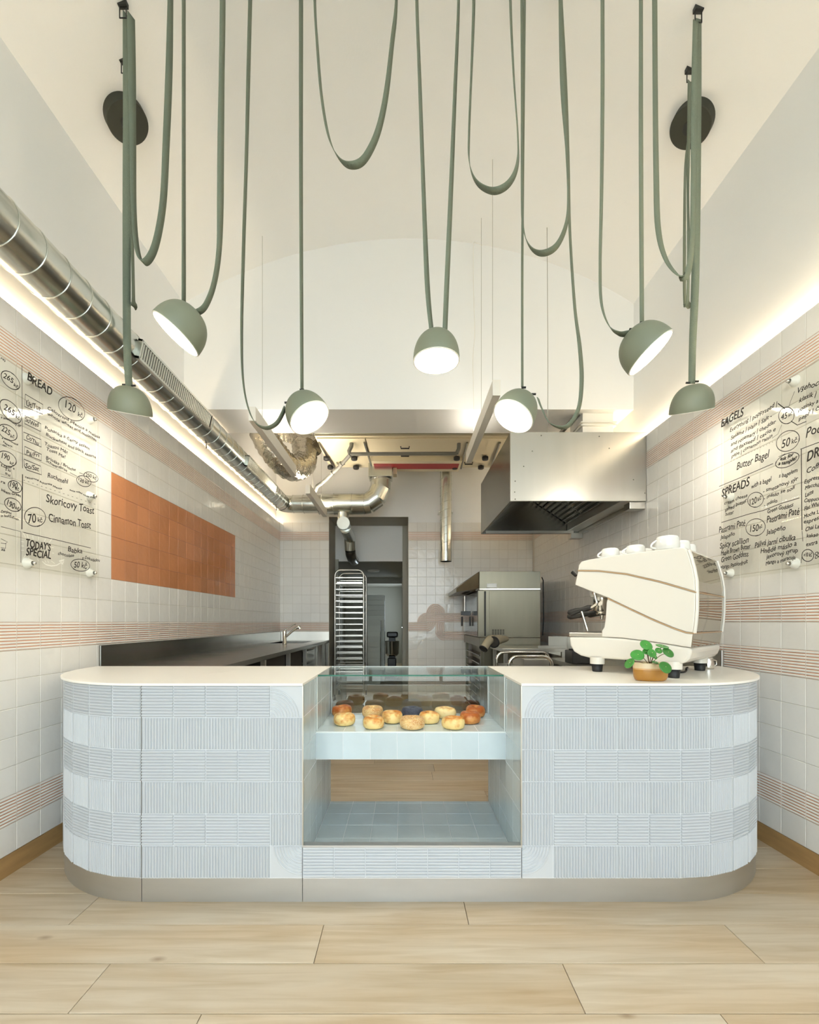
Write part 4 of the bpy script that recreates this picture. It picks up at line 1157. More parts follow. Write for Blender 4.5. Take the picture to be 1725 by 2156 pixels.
# side table, mitts
st = thing('steel_side_table', 'low steel side table in front of the bakery oven', 'table', (1.4, 5.2, 0))
tz = 1.012
MB().box(1.13, 1.87, 4.98, 5.66, tz - .04, tz).build('table_top', ['steel'], st, bevel=.004)
MB().box(1.55, 1.87, 5.0, 5.04, tz + .001, tz + .03).build('rim', ['steel'], st)
for x_, y_ in ((1.16, 5.0), (1.82, 5.0), (1.16, 5.6), (1.82, 5.6)): MB().box(x_, x_ + .04, y_, y_ + .04, 0, tz - .041).build('leg', ['steel'], st)
MB().box(1.17, 1.84, 5.01, 5.63, .3, .32).build('shelf', ['steeld'], st)
def mitt(pts, rs, label, cuff):
    t = thing('oven_mitt', label, 'oven mitt', pts[-1], 'pair of oven mitts by the oven')
    S = crom([tuple(p) + (r,) for p, r in zip(pts, rs)], 6)
    MB().tube([s_[:3] for s_ in S], [s_[3] for s_ in S], 14, caps=True).build('mitt_body', ['mitt'], t)
    d = (Vector(pts[0]) - Vector(pts[1])).normalized()
    q, rr = ring(Vector(pts[0]), d, rs[0], .008, 18)
    cf = MB().tube(q, .009, 6, closed=True).build('cuff', ['black'], t)
    m_ = axis_mtx(Vector(pts[0]) + d * .002, d)
    MB().lathe([(.0001, 0), (rs[0] - .004, 0)], 16, 0, m_, False).build('cuff_opening', ['dark'], cf)
a = lambda px, py, dy=0: P(px, py, 5.08 + dy)
mitt([a(1018, 1366, -.12), a(1026, 1354, -.08), a(1034, 1346), a(1046, 1347, .1)], [.044, .046, .05, .045], 'beige oven mitt hanging over the table corner by the oven', True)
mitt([a(1040, 1352, -.05), a(1048, 1347, .04), a(1058, 1346, .12), a(1067, 1345, .2)], [.062, .058, .045, .032], 'beige oven mitt lying flat on the table behind the hanging one', True)
for o in list(bpy.data.objects):
    if o.name.startswith('oven_mitt'): pass
# tube-frame trolley with trays
tr = thing('tray_trolley', 'steel trolley with rounded tube handles and a tray behind the counter', 'trolley', (1.25, 4.35, 0))
def arch(pxl, pyt, pxr, y, r=.016):
    a = P(pxl, pyt, y); c = P(pxr, pyt, y); rd = .085
    pts = [(a.x, y, .08), (a.x, y, a.z - rd)] + [(a.x + rd - rd * math.cos(t * math.pi / 12), y, a.z - rd + rd * math.sin(t * math.pi / 12)) for t in range(1, 7)] + [(c.x - rd, y, c.z)] + [(c.x - rd + rd * math.sin(t * math.pi / 12), y, c.z - rd + rd * math.cos(t * math.pi / 12)) for t in range(1, 7)] + [(c.x, y, .08)]
    MB().tube(pts, r, 12).build('tube_handle', ['chrome'], tr)
arch(1046, 1373, 1156, 4.75); arch(1072, 1382, 1163, 4.1)
MB().box(P(1072, 0, 4.1).x + .03, P(1163, 0, 4.1).x - .02, 4.14, 4.71, .84, .87).build('shelf', ['steel'], tr)
MB().box(P(1072, 0, 4.1).x + .03, P(1163, 0, 4.1).x - .02, 4.14, 4.71, .30, .33).build('shelf', ['steel'], tr)
b = MB()
bx0, bx1, by0, by1 = P(1104, 0, 4.2).x, P(1157, 0, 4.2).x, 4.2, 4.65
b.box(bx0, bx1, by0, by0 + .01, .87, .955).box(bx0, bx1, by1 - .01, by1, .87, .955).box(bx0, bx0 + .01, by0 + .01, by1 - .01, .87, .955).box(bx1 - .01, bx1, by0 + .01, by1 - .01, .87, .955)
b.build('tray_bin', ['steel'], tr, bevel=.003)
for x_ in (P(1072, 0, 4.1).x, P(1163, 0, 4.1).x):
    for y_ in (4.1, 4.75): MB().tube([(x_ - .01, y_, .04), (x_ + .01, y_, .04)], .04, 14).build('castor', ['black'], tr)
# right steel counter
rc = thing('steel_counter_unit', 'stainless steel kitchen unit with upstand along the right wall', 'kitchen unit', (1.75, 4.7, 0))
MB().box(1.62, XR - .018, 2.92, 4.95, .87, .91).box(1.89, XR - .018, 4.95, 5.66, .87, .91).build('worktop', ['steel'], rc)
MB().box(XR - .018, XR - .002, 2.92, 5.66, .87, 1.125).build('upstand', ['steel'], rc, bevel=.003)
MB().box(1.885, XR - .019, 5.662, 5.68, .87, 1.13).build('end_upstand', ['steel'], rc)
for y_ in (2.95, 3.9, 4.88):
    MB().box(1.64, 1.68, y_, y_ + .04, 0, .869).build('leg', ['steel'], rc)
    MB().box(XR - .07, XR - .03, y_, y_ + .04, 0, .869).build('leg', ['steel'], rc)
MB().box(1.64, XR - .03, 2.96, 4.92, .25, .28).build('under_shelf', ['steel'], rc)
for o in (st,):
    pass
a = P(1214, 1381, 3.5)
kb = thing('knock_box', 'dark grey knock box behind the coffee machine on the steel unit', 'box', (1.75, 4.35, .911))
MB().box(1.63, 1.86, 4.2, 4.4, .911, 1.035).build('box_body', ['blackgl'], kb, bevel=.006)
MB().box(1.635, 1.855, 4.29, 4.31, 1.036, 1.05).build('bar', ['black'], kb)

# ---------------------------------------------------------------- bakery rack in the doorway
rk = thing('rack_trolley', 'tall steel bakery rack on wheels in the doorway', 'rack', (-.91, 7.62, 0))
def rframe(xa, xb, y, ztop):
    rd = .10
    pts = [(xa, y, .10), (xa, y, ztop - rd)] + [(xa + rd - rd * math.cos(t * math.pi / 12), y, ztop - rd + rd * math.sin(t * math.pi / 12)) for t in range(1, 7)] + [(xb - rd + rd * math.sin(t * math.pi / 12), y, ztop - rd + rd * math.cos(t * math.pi / 12)) for t in range(0, 7)] + [(xb, y, .10)]
    MB().tube(pts, .017, 10).build('frame', ['steel'], rk)
RXa, RXb, RYa, RYb = -1.150, -.665, 7.36, 7.86
rframe(RXa, RXb, RYa, 2.19); rframe(RXa, RXb, RYb, 2.19)
for i in range(20):
    z = .20 + i * .098
    MB().box(RXa, RXb, RYa - .006, RYa + .012, z - .008, z + .008).build('rung', ['steel'], rk)
    MB().box(RXa, RXb, RYb - .012, RYb + .006, z - .006, z + .006).build('rung', ['steel'], rk)
    for x_ in (RXa + .012, RXb - .022): MB().box(x_, x_ + .012, RYa + .013, RYb - .013, z - .006, z + .006).build('side_runner', ['steel'], rk)
for i in (1, 5, 6, 7, 18):
    z = .21 + i * .098
    MB().box(RXa + .03, RXb - .03, RYa + .03, RYb - .03, z, z + .02).build('baking_tray', ['steel'], rk)
for x_ in (RXa, RXb):
    for y_ in (RYa, RYb):
        MB().box(x_ - .02, x_ + .02, y_ - .01, y_ + .01, .05, .11).build('wheel_fork', ['steel'], rk); MB().tube([(x_ - .012, y_, .045), (x_ + .012, y_, .045)], .045, 14).build('wheel', ['black'], bpy.data.objects['wheel_fork' if x_ == RXa and y_ == RYa else [o.name for o in rk.children if o.name.startswith('wheel_fork')][-1]])
# stacked crates in the corridor
def crate(x, y, z, wd, dp_, i, where):
    t = thing('bakery_crate', 'white plastic bakery crate in the %s stack in the corridor, %s' % where, 'crate', (x, y, z), 'stacked bakery crates')
    b = MB().box(x, x + wd, y, y + dp_, z, z + .004).box(x, x + wd, y, y + .006, z + .004, z + .105).box(x, x + wd, y + dp_ - .006, y + dp_, z + .004, z + .105)
    b.box(x, x + .006, y + .006, y + dp_ - .006, z + .004, z + .105).box(x + wd - .006, x + wd, y + .006, y + dp_ - .006, z + .004, z + .105)
    b.build('crate_body', ['crate'], t)
    MB().box(x - .006, x + wd + .006, y - .006, y + .0, z + .095, z + .108).build('rim', ['crate'], t)
ordn = ['lowest', 'second from the bottom', 'third from the bottom', 'fourth from the bottom', 'fifth from the bottom', 'sixth from the bottom', 'seventh from the bottom', 'eighth from the bottom', 'ninth from the bottom', 'tenth from the bottom', 'eleventh from the bottom', 'twelfth from the bottom', 'thirteenth from the bottom', 'fourteenth from the bottom', 'fifteenth from the bottom', 'sixteenth from the bottom', 'topmost']
for i in range(17):
    crate(-.86, 9.6, .01 + i * .112, .45, .36, i, ('taller', ordn[i]))
for i in range(12):
    crate(-.84, 9.1, .01 + i * .112, .36, .36, i, ('shorter', ordn[i] if i < 11 else 'topmost'))
# dark dough mixer
mx = thing('dough_mixer', 'dark machine with a rounded bowl on the corridor floor', 'machine', (-.27, 10.2, 0))
MB().box(-.42, -.12, 10.1, 10.5, 0, .12).build('base', ['black'], mx, bevel=.01)
MB().box(-.34, -.18, 10.36, 10.48, .12, .95).build('column', ['blackgl'], mx, bevel=.01)
MB().lathe([(.0001, 0), (.12, 0), (.16, .06), (.17, .34), (.175, .35)], 24, 0, Matrix.Translation((-.26, 10.24, .52))).build('bowl', ['chrome'], mx)
MB().box(-.38, -.12, 10.05, 10.46, .96, 1.09).build('head', ['blackgl'], mx, bevel=.03)
MB().box(-.36, -.16, 10.1, 10.4, .13, .48).build('lower_body', ['blackgl'], mx, bevel=.02)
o = MB().lathe([(.0001, -.02), (.12, -.02), (.13, 0), (.13, .009)], 24, 0, Matrix.Translation((-.63, 9.3, 2.41))).build('ceiling_lamp', ['white']); tag(o, 'flat round white lamp on the corridor ceiling', 'lamp')
# ---------------------------------------------------------------- coffee machine
F2x, F2y = 1.385, 2.246
cmr = math.atan2(-.733, .68)
WT = 1.0265
cof = thing('espresso_machine', 'ivory two group espresso machine standing on the right worktop', 'coffee machine', (F2x, F2y, WT), rz=cmr)
CM = Matrix.Translation((F2x, F2y, 0)) @ Matrix.Rotation(cmr, 4, 'Z')
def mp(px, py, Y=-.02):
    t = (px - VX) / F
    X = (t * (F2y + .68 * Y) - F2x - .733 * Y) / (.68 + .733 * t)
    d = F2y - .733 * X + .68 * Y
    return (X, CH + (VY - py) * d / F)
def mprof(pxs, Y0, Y1, name, mats, edge_m=None, bevel=.006, seg=3):
    pts = [mp(*p) for p in pxs]
    # prism built in (X, h) then stood up along Y
    m_ = CM @ Matrix(((1, 0, 0, 0), (0, 0, -1, 0), (0, 1, 0, 0), (0, 0, 0, 1)))
    area = sum(pts[i][0] * pts[(i + 1) % len(pts)][1] - pts[(i + 1) % len(pts)][0] * pts[i][1] for i in range(len(pts)))
    if area < 0:
        pts = pts[::-1]
        if edge_m: edge_m = edge_m[::-1]; edge_m = edge_m[1:] + edge_m[:1]
    b = MB().prism(pts, -Y1, -Y0, 0, m_, edge_m)
    return b.build(name, mats, cof, bevel=bevel, seg=seg)
W0, W1 = -.02, .58
l1 = [(1217, 1201.5), (1260, 1202), (1320, 1209), (1390, 1225), (1440, 1239.5), (1465.3, 1247)]
l2 = [(1279.4, 1259.5), (1320, 1279), (1370, 1302.5), (1420, 1323.5), (1445, 1332), (1460, 1333.5)]
topA = [(1465.3, 1246), (1464.5, 1222), (1460, 1197), (1453, 1172), (1448, 1158), (1442, 1153), (1434, 1152.2), (1380, 1158), (1300, 1168.5), (1240, 1178), (1224, 1182), (1218.5, 1190)]
A = [(x, y_ - .9) for x, y_ in l1] + topA[1:]
eA = [0] * (len(l1) - 1) + [1] * 4 + [0] * (len(A) - len(l1) + 1 - 4)
mprof(A, W0, W1, 'top_cover', ['mach', 'mirror'], eA)
B = [(x, y_ + .9) for x, y_ in l1] + [(1465.3, 1283), (1463, 1310), (1460, 1332.5)] + [(x, y_ - 1.0) for x, y_ in l2[::-1][1:]] + [(1210.6, 1231.5)]
eB = [0] * (len(l1) - 1) + [1] * 3 + [0] * (len(B) - len(l1) - 2)
mprof(B, W0, W1, 'middle_cover', ['mach', 'mirror'], eB)
C_ = [(x, y_ + 1.0) for x, y_ in l2] + [(1456.5, 1364), (1410, 1356.5), (1359, 1349), (1310, 1343), (1267, 1341), (1267, 1328), (1272, 1321), (1275, 1300), (1277, 1268)]
eC = [0] * (len(l2) - 1) + [1] + [0] * (len(C_) - len(l2))
mprof(C_, W0, W1, 'lower_cover', ['mach', 'mirror'], eC)
Dp = [(1197.4, 1341), (1267, 1341.5), (1310, 1343.8), (1359, 1349.8), (1410, 1357.3), (1456.5, 1365), (1456, 1376), (1451, 1388), (1441, 1397), (1425, 1398.5), (1370, 1394), (1290, 1388), (1240, 1385), (1222, 1380.5), (1208, 1372), (1200, 1359)]
mprof(Dp, W0, W1, 'base_tray', ['mach'], None, .014, 4)
# chrome lines
for ln, nm in ((l1, 'chrome_line'), (l2, 'chrome_line')):
    pts = [mp(*p, -.021) for p in ln]
    v = []
    for X, h in pts: v += [(X, W0 - .0035, h - .0025), (X, W0 - .0035, h + .0025), (X, W0 + .02, h + .0025), (X, W0 + .02, h - .0025)]
    f = [(4 * i + k, 4 * i + (k + 1) % 4, 4 * i + 4 + (k + 1) % 4, 4 * i + 4 + k) for i in range(len(pts) - 1) for k in range(4)]
    b = MB().add(v, f, 0, False, CM)
    X, h = pts[-1]; b.box(X - .002, X + .003, W0, W1, h - .0025, h + .0025, 0, CM)
    b.build(nm, ['bronze'], cof)
# far side edge rail of the back panel
cx_ = [mp(*p) for p in [(1448, 1158), (1453, 1172), (1460, 1197), (1464.5, 1222), (1465.3, 1247), (1465.3, 1283), (1463, 1310), (1460, 1333)]]
MB().tube([CM @ Vector((X + .002, W1 - .004, h)) for X, h in cx_], .007, 8).build('edge_rail', ['mach'], cof)
MB().tube([CM @ Vector((X + .001, W0 + .012, h)) for X, h in cx_], .011, 8).build('edge_rail', ['mach'], cof)
# drip tray
X0, h0 = mp(1197, 1340.5); X1, h1 = mp(1268, 1331)
ht = mp(1197, 1331.5)[1]
MB().box(X0, X1 + .02, W0 + .006, W1 - .006, h0 + .001, ht, 0, CM).build('drip_tray', ['steel'], cof, bevel=.004)
MB().box(X0 + .012, X1, W0 + .02, W1 - .02, ht + .0005, ht + .003, 0, CM).build('drip_grid', ['steeld'], cof)
# group heads with portafilters
Xg = mp(1262, 1260, .10)[0]
for gy in (.14, .42):
    hN = mp(1245, 1250, gy)[1]
    m_ = CM @ Matrix.Translation((Xg - .0, gy, 0))
    hz = mp(1270, 1262, gy)[1]
    g_ = MB().lathe([(.0001, -.075), (.030, -.075), (.036, -.06), (.036, -.05), (.048, -.048), (.048, -.02), (.052, -.018), (.052, .09), (.0001, .09)], 24, 0, m_ @ Matrix.Translation((0, 0, hz - .02))).build('group_head', ['chrome'], cof)
    MB().tube([m_ @ Vector((-.03, 0, hz - .075)), m_ @ Vector((-.07, 0, hz - .08)), m_ @ Vector((-.10, 0, hz - .085)), m_ @ Vector((-.20, 0, hz - .10)), m_ @ Vector((-.215, 0, hz - .102))], [.010, .012, .019, .022, .014], 12).build('portafilter_handle', ['blackgl'], cof)
    MB().tube([m_ @ Vector((0, 0, hz - .09)), m_ @ Vector((0, 0, hz - .12))], [.012, .008], 10).build('portafilter_spout', ['chrome'], cof)
    MB().box(Xg - .05, Xg + .06, gy - .06, gy + .06, hz + .01, hz + .10, 0, CM).build('group_cover', ['mach'], cof, bevel=.012)
# steam wand with black grip
wv = lambda px, py, Y=.03: CM @ Vector((mp(px, py, Y)[0], Y, mp(px, py, Y)[1]))
MB().tube(crom([tuple(wv(*p)) for p in [(1252, 1246), (1255, 1262), (1257, 1270), (1251, 1276), (1243, 1280)]], 6), .0085, 10).build('steam_pipe', ['chrome'], cof)
MB().tube([wv(1253, 1243), wv(1252, 1251)], .014, 12).build('steam_valve', ['chrome'], cof)
S_ = [(1245, 1278.5), (1238, 1280), (1226, 1283), (1214, 1286), (1204, 1290), (1197, 1289)]
MB().tube([wv(*p) for p in S_], [.014, .017, .013, .017, .021, .012], 14).build('steam_grip', ['blackgl'], cof)
MB().tube([wv(1224, 1284), wv(1231, 1306), wv(1237, 1326), wv(1238, 1329)], [.0075, .0075, .009, .006], 10).build('steam_tip', ['chrome'], cof)
MB().tube([wv(1214, 1212, .10), wv(1206, 1204, .10)], [.012, .014], 10).build('side_lever', ['blackgl'], cof)
# feet
for lx, ly in ((-.385, .0), (.005, .0), (.005, .50), (-.385, .50)):
    MB().lathe([(.0001, 0), (.026, 0), (.027, .003), (.031, .045), (.0001, .045)], 20, 0, CM @ Matrix.Translation((lx, ly + .005, WT + .0005))).build('foot', ['black'], cof)
    MB().lathe([(.040, .045), (.040, .085)], 20, 0, CM @ Matrix.Translation((lx, ly + .005, WT))).build('foot_collar', ['mach'], cof)
# cups standing upside down on the machine
def toph(X):
    tp_ = [mp(*p) for p in topA[5:]]
    tp_ = sorted(tp_)
    for (xa, ha), (xb, hb_) in zip(tp_[:-1], tp_[1:]):
        if xa <= X <= xb: return max(ha + (hb_ - ha) * (X - xa) / (xb - xa), 0)
    return tp_[-1][1]
def cup(px, wpx, hpx, Y, label, handle=True):
    X = mp(px, 1160, Y)[0]
    X = max(min(X, .03), -.50)
    z = toph(X) + .004
    d = F2y - .733 * X + .68 * Y
    r = wpx * d / F / 2; h = hpx * d / F
    t = thing('coffee_cup', label, 'cup', CM @ Vector((X, Y, z)), 'upturned cups on the espresso machine')
    m_ = CM @ Matrix.Translation((X, Y, z))
    MB().lathe([(r * .93, 0), (r, .003), (r, h * .45), (r * .96, h * .8), (r * .86, h * .95), (r * .70, h), (r * .62, h * 1.0), (r * .58, h * .97), (.0001, h * .965)], 28, 0, m_).build('cup_body', ['cup'], t)
    if handle:
        q = [m_ @ Vector(p) for p in ((-r * .95 * .7, -r * .95 * .7, h * .68), (-r * 1.25 * .75, -r * 1.25 * .75, h * .45), (-r * 1.3 * .75, -r * 1.3 * .75, h * .22), (-r * .98 * .7, -r * .98 * .7, h * .12))]
        MB().tube(crom([tuple(p) for p in q], 5), .0055, 8).build('cup_handle', ['cup'], t)
cup(1285, 36, 21, .09, 'white cup upside down at the left end of the machine top')
cup(1308, 30, 19, .22, 'white cup mostly hidden behind the leftmost upturned cup', False)
cup(1338, 38, 20, .09, 'white cup upside down in the middle of the machine top')
cup(1358, 30, 18, .24, 'white cup peeking out behind the middle upturned cup', False)
cup(1405, 47, 29, .06, 'largest white cup upside down at the back edge of the machine top')
cup(1434, 34, 24, .20, 'white cup just right of the largest upturned cup', False)
cup(1448, 32, 22, .34, 'white cup rightmost on the machine top, behind the others', False)
# little steel jug behind the machine
jp = Vector((1.87, 2.68, WT))
jg = thing('milk_jug', 'small steel milk jug behind the right rear foot of the machine', 'jug', jp)
MB().lathe([(.0001, .0005), (.032, .0005), (.035, .01), (.033, .045), (.028, .06), (.031, .068)], 24, 0, Matrix.Translation(jp)).build('jug_body', ['chrome'], jg)
MB().tube([jp + Vector((.03, 0, .055)), jp + Vector((.055, 0, .05)), jp + Vector((.055, 0, .025)), jp + Vector((.033, 0, .015))], .003, 6).build('jug_handle', ['chrome'], jg)
o = MB().tube(crom([(1.47, 2.50, 1.04), (1.55, 2.44, 1.032), (1.62, 2.50, 1.032), (1.70, 2.62, 1.035), (1.76, 2.70, 1.032)], 6), .005, 8).build('power_cable', ['black']); tag(o, 'black cable lying under the espresso machine', 'cable')

# ---------------------------------------------------------------- potted plant
pp = Vector(((1375 - VX) * 2.12 / F, 2.14, WT))
pt = thing('potted_plant', 'small round leaved plant in a cream and ochre glazed pot', 'plant', pp)
pw, ph_ = .083, .088
prof = [(.0001, .0005), (pw * .80, .0005), (pw * .90, .006), (pw * .97, .02), (pw, .042), (pw, .055), (pw, .062), (pw, ph_ - .004), (pw * .985, ph_), (pw * .95, ph_), (pw * .94, ph_ - .012), (pw * .94, ph_ - .02)]
MB().lathe(prof, 40, [0, 0, 0, 0, 0, 1, 2, 2, 2, 2, 2], Matrix.Translation(pp), True, 1.0, .62).build('pot', ['pot2', 'pot3', 'pot1'], pt)
MB().lathe([(.0001, ph_ - .015), (pw * .93, ph_ - .015)], 24, 0, Matrix.Translation(pp), True, 1.0, .62).build('soil', ['soil'], pt)
root = pp + Vector((-.006, 0, ph_ - .015))
for px, py, rx, tilt, dy in ((1361.4, 1358, 13.5, (.1, -.8, .55), .0), (1342.6, 1379, 13.4, (-.25, -.8, .5), -.02), (1395.3, 1360, 13.2, (.1, -.30, .9), .02),
                        (1407.8, 1373.7, 13, (.2, -.75, .6), -.01), (1373.4, 1375.3, 10, (.1, -.9, .35), -.03), (1387.5, 1369.6, 7.5, (.0, -.8, .5), -.005),
                        (1360.4, 1372, 7, (-.1, -.8, .5), -.01), (1402, 1405, 14.3, (.15, -.85, .45), -.075), (1380, 1394, 7, (.1, -.35, .9), -.02),
                        (1325, 1396, 13, (-.55, -.12, .35), -.03), (1380.7, 1384, 4.5, (.2, -.8, .3), -.02)):
    y_ = 2.10 + dy; c = P(px, py, y_); r = rx * y_ / F
    lf = MB(); m_ = axis_mtx(c, tilt); n = 28
    v = [(0, 0, -.10 * r)]
    for rr, dz in ((.45, -.05 * r), (.8, .02 * r), (1.0, -.03 * r)):
        for k in range(n):
            a_ = 2 * math.pi * k / n; q = r * rr * (1 + .02 * math.sin(3 * a_ + px))
            v.append((q * math.cos(a_), q * math.sin(a_) * .94, dz))
    f = [(0, 1 + k, 1 + (k + 1) % n) for k in range(n)]
    for s_ in range(2): f += [(1 + s_ * n + k, 1 + (s_ + 1) * n + k, 1 + (s_ + 1) * n + (k + 1) % n, 1 + s_ * n + (k + 1) % n) for k in range(n)]
    lf.add(v, f, 0, True, m_)
    o = lf.build('leaf', ['leaf'], pt)
    so = o.modifiers.new('thickness', 'SOLIDIFY'); so.thickness = .0012
    mid = root.lerp(c, .55) + Vector((0, 0, .012))
    MB().tube(crom([tuple(root), tuple(mid), tuple(m_ @ Vector((0, 0, -.10 * r - .001)))], 5), .0016, 6).build('stem', ['stem'], pt)
    MB().lathe([(.0001, .001), (.0013, 0), (.0016, -.0015)], 8, 0, m_ @ Matrix.Translation((.1 * r, .1 * r, .002 - .05 * r))).build('leaf_dot', ['pot1'], o)

# ---------------------------------------------------------------- menu boards
XBL, XBR = XL + .038, XR - .038
def bpL(px, py): y_ = F * XBL / (px - VX); return (y_, CH + (VY - py) * y_ / F)
def bpR(px, py): y_ = F * XBR / (px - VX); return (y_, CH + (VY - py) * y_ / F)
def board(side, y0, y1, z0, z1, label):
    x = XBL if side < 0 else XBR
    t = thing('menu_board', label, 'menu board', (x, (y0 + y1) / 2, z0))
    MB().box(x - .003, x + .003, y0, y1, z0, z1).build('acrylic_sheet', ['acrylic'], t)
    w_ = XL if side < 0 else XR; s_ = -side
    for y_ in (y1 - .035 if True else 0, y1 - .505, y1 - .975, y0 + .06):
        for z in (z0 + .045, (z0 + z1) / 2, z1 - .045):
            if z == (z0 + z1) / 2 and y_ != y1 - .035: continue
            m_ = axis_mtx(Vector((w_, y_, z)), (s_, 0, 0))
            so_ = MB().lathe([(.030, .0005), (.029, .006), (.016, .030), (.012, .034)], 20, 0, m_).build('standoff', ['standoff'], t)
            MB().lathe([(.008, .041), (.008, .048), (.0001, .050)], 12, 0, m_).build('standoff_screw', ['chrome'], so_)
    return t
mL = board(-1, 1.02, 2.875, 1.588, 2.677, 'clear acrylic menu board handwritten with bread prices on the left wall')
mR = board(1, 1.02, 2.895, 1.588, 2.677, 'clear acrylic menu board handwritten with bagels and drinks on the right wall')
def to3(side, p):   # (y, z) on the face of the board turned to the room
    return Vector((XBL + .0045, p[0], p[1])) if side < 0 else Vector((XBR - .0045, p[0], p[1]))
def stroke(side, pxs, wd=.0042, ink='ink', closed=False, name='marker_line'):
    g_ = bpL if side < 0 else bpR
    pts = [Vector(g_(*p)) for p in pxs]; n = len(pts); v = []
    for i, p in enumerate(pts):
        if closed: t = pts[(i + 1) % n] - pts[i - 1]
        else: t = pts[min(i + 1, n - 1)] - pts[max(i - 1, 0)]
        t = t.normalized() if t.length > 0 else Vector((1, 0)); q = Vector((-t.y, t.x)) * wd / 2
        v += [to3(side, p + q), to3(side, p - q)]
    m__ = n if closed else n - 1
    f = [(2 * i, 2 * i + 1, (2 * i + 3) % (2 * n), (2 * i + 2) % (2 * n)) for i in range(m__)]
    MB().add(v, f).build(name, [ink], mL if side < 0 else mR)
def ell(side, cx, cy, rx, ry, rot, wd=.0040, ink='ink'):
    c, s_ = math.cos(R(rot)), math.sin(R(rot)); o0 = random.uniform(0, 6)
    pts = []
    for k in range(42):
        a = o0 + 2 * math.pi * k / 39; g_ = 1 + .03 * (k / 39 - .5)
        x, y_ = rx * math.cos(a) * g_, ry * math.sin(a) * g_
        pts.append((cx + x * c - y_ * s_, cy + x * s_ + y_ * c))
    stroke(side, pts, wd, ink, False, 'marker_circle')
def text(side, s_, a, c, hp, weight=0.0, ink='ink', shear=.18):
    g_ = bpL if side < 0 else bpR
    p0, p1 = g_(*a), g_(*c)
    cu = bpy.data.curves.new('lettering', 'FONT'); cu.body = s_; cu.size = 1.0; cu.shear = shear; cu.offset = 0.0; cu.resolution_u = 3
    o = bpy.data.objects.new('tmp', cu); COL.objects.link(o)
    bpy.context.view_layer.update()
    me = bpy.data.meshes.new_from_object(o)
    bpy.data.objects.remove(o); me.materials.clear(); me.materials.append(M[ink])
    if not me.vertices: return
    xs_ = [v.co.x for v in me.vertices]; wd = max(xs_) - min(xs_); xo = min(xs_)
    ym = (p0[0] + p1[0]) / 2
    hw = hp * ((p0[0] if True else ym)) / F / .70       # cap height of the face is about .70
    L = math.hypot(p1[0] - p0[0], p1[1] - p0[1])
    hdir = -side
    ang = math.atan2(p1[1] - p0[1], abs(p1[0] - p0[0]))
    ca, sa = math.cos(ang), math.sin(ang)
    sx = L / wd; rnd = random.Random(s_ + str(a))
    k1, k2 = rnd.uniform(0, 6), rnd.uniform(5, 9)
    for v in me.vertices:
        u_ = (v.co.x - xo) * sx; w__ = v.co.y * hw + .0035 * math.sin(k2 * u_ * 9 + k1)
        uu, ww = u_ * ca - w__ * sa, u_ * sa + w__ * ca
        # reading direction is +Y on the left wall, -Y on the right wall
        p = (p0[0] + (uu if side < 0 else -uu), p0[1] + ww)
        v.co = to3(side, p)
    # a marker stroke is thicker than the face: double it with small shifts
    n0 = len(me.vertices); vs = [v.co.copy() for v in me.vertices]; fs = [tuple(p.vertices) for p in me.polygons]
    b = MB()
    for q, (dy, dz) in enumerate(((0, 0), (.0013, .0004), (.0005, .0013)) + (((.0026, .0010), (.0014, .0026)) if weight else ())):
        b.add([(v.x - side * .0001 * q, v.y + dy, v.z + dz) for v in vs], fs)
    me = b.mesh('lettering', [ink])
    link('lettering', me, mL if side < 0 else mR)
cl = lambda x, y_: (x / 4.3125, 740 + y_ / 4.3125)
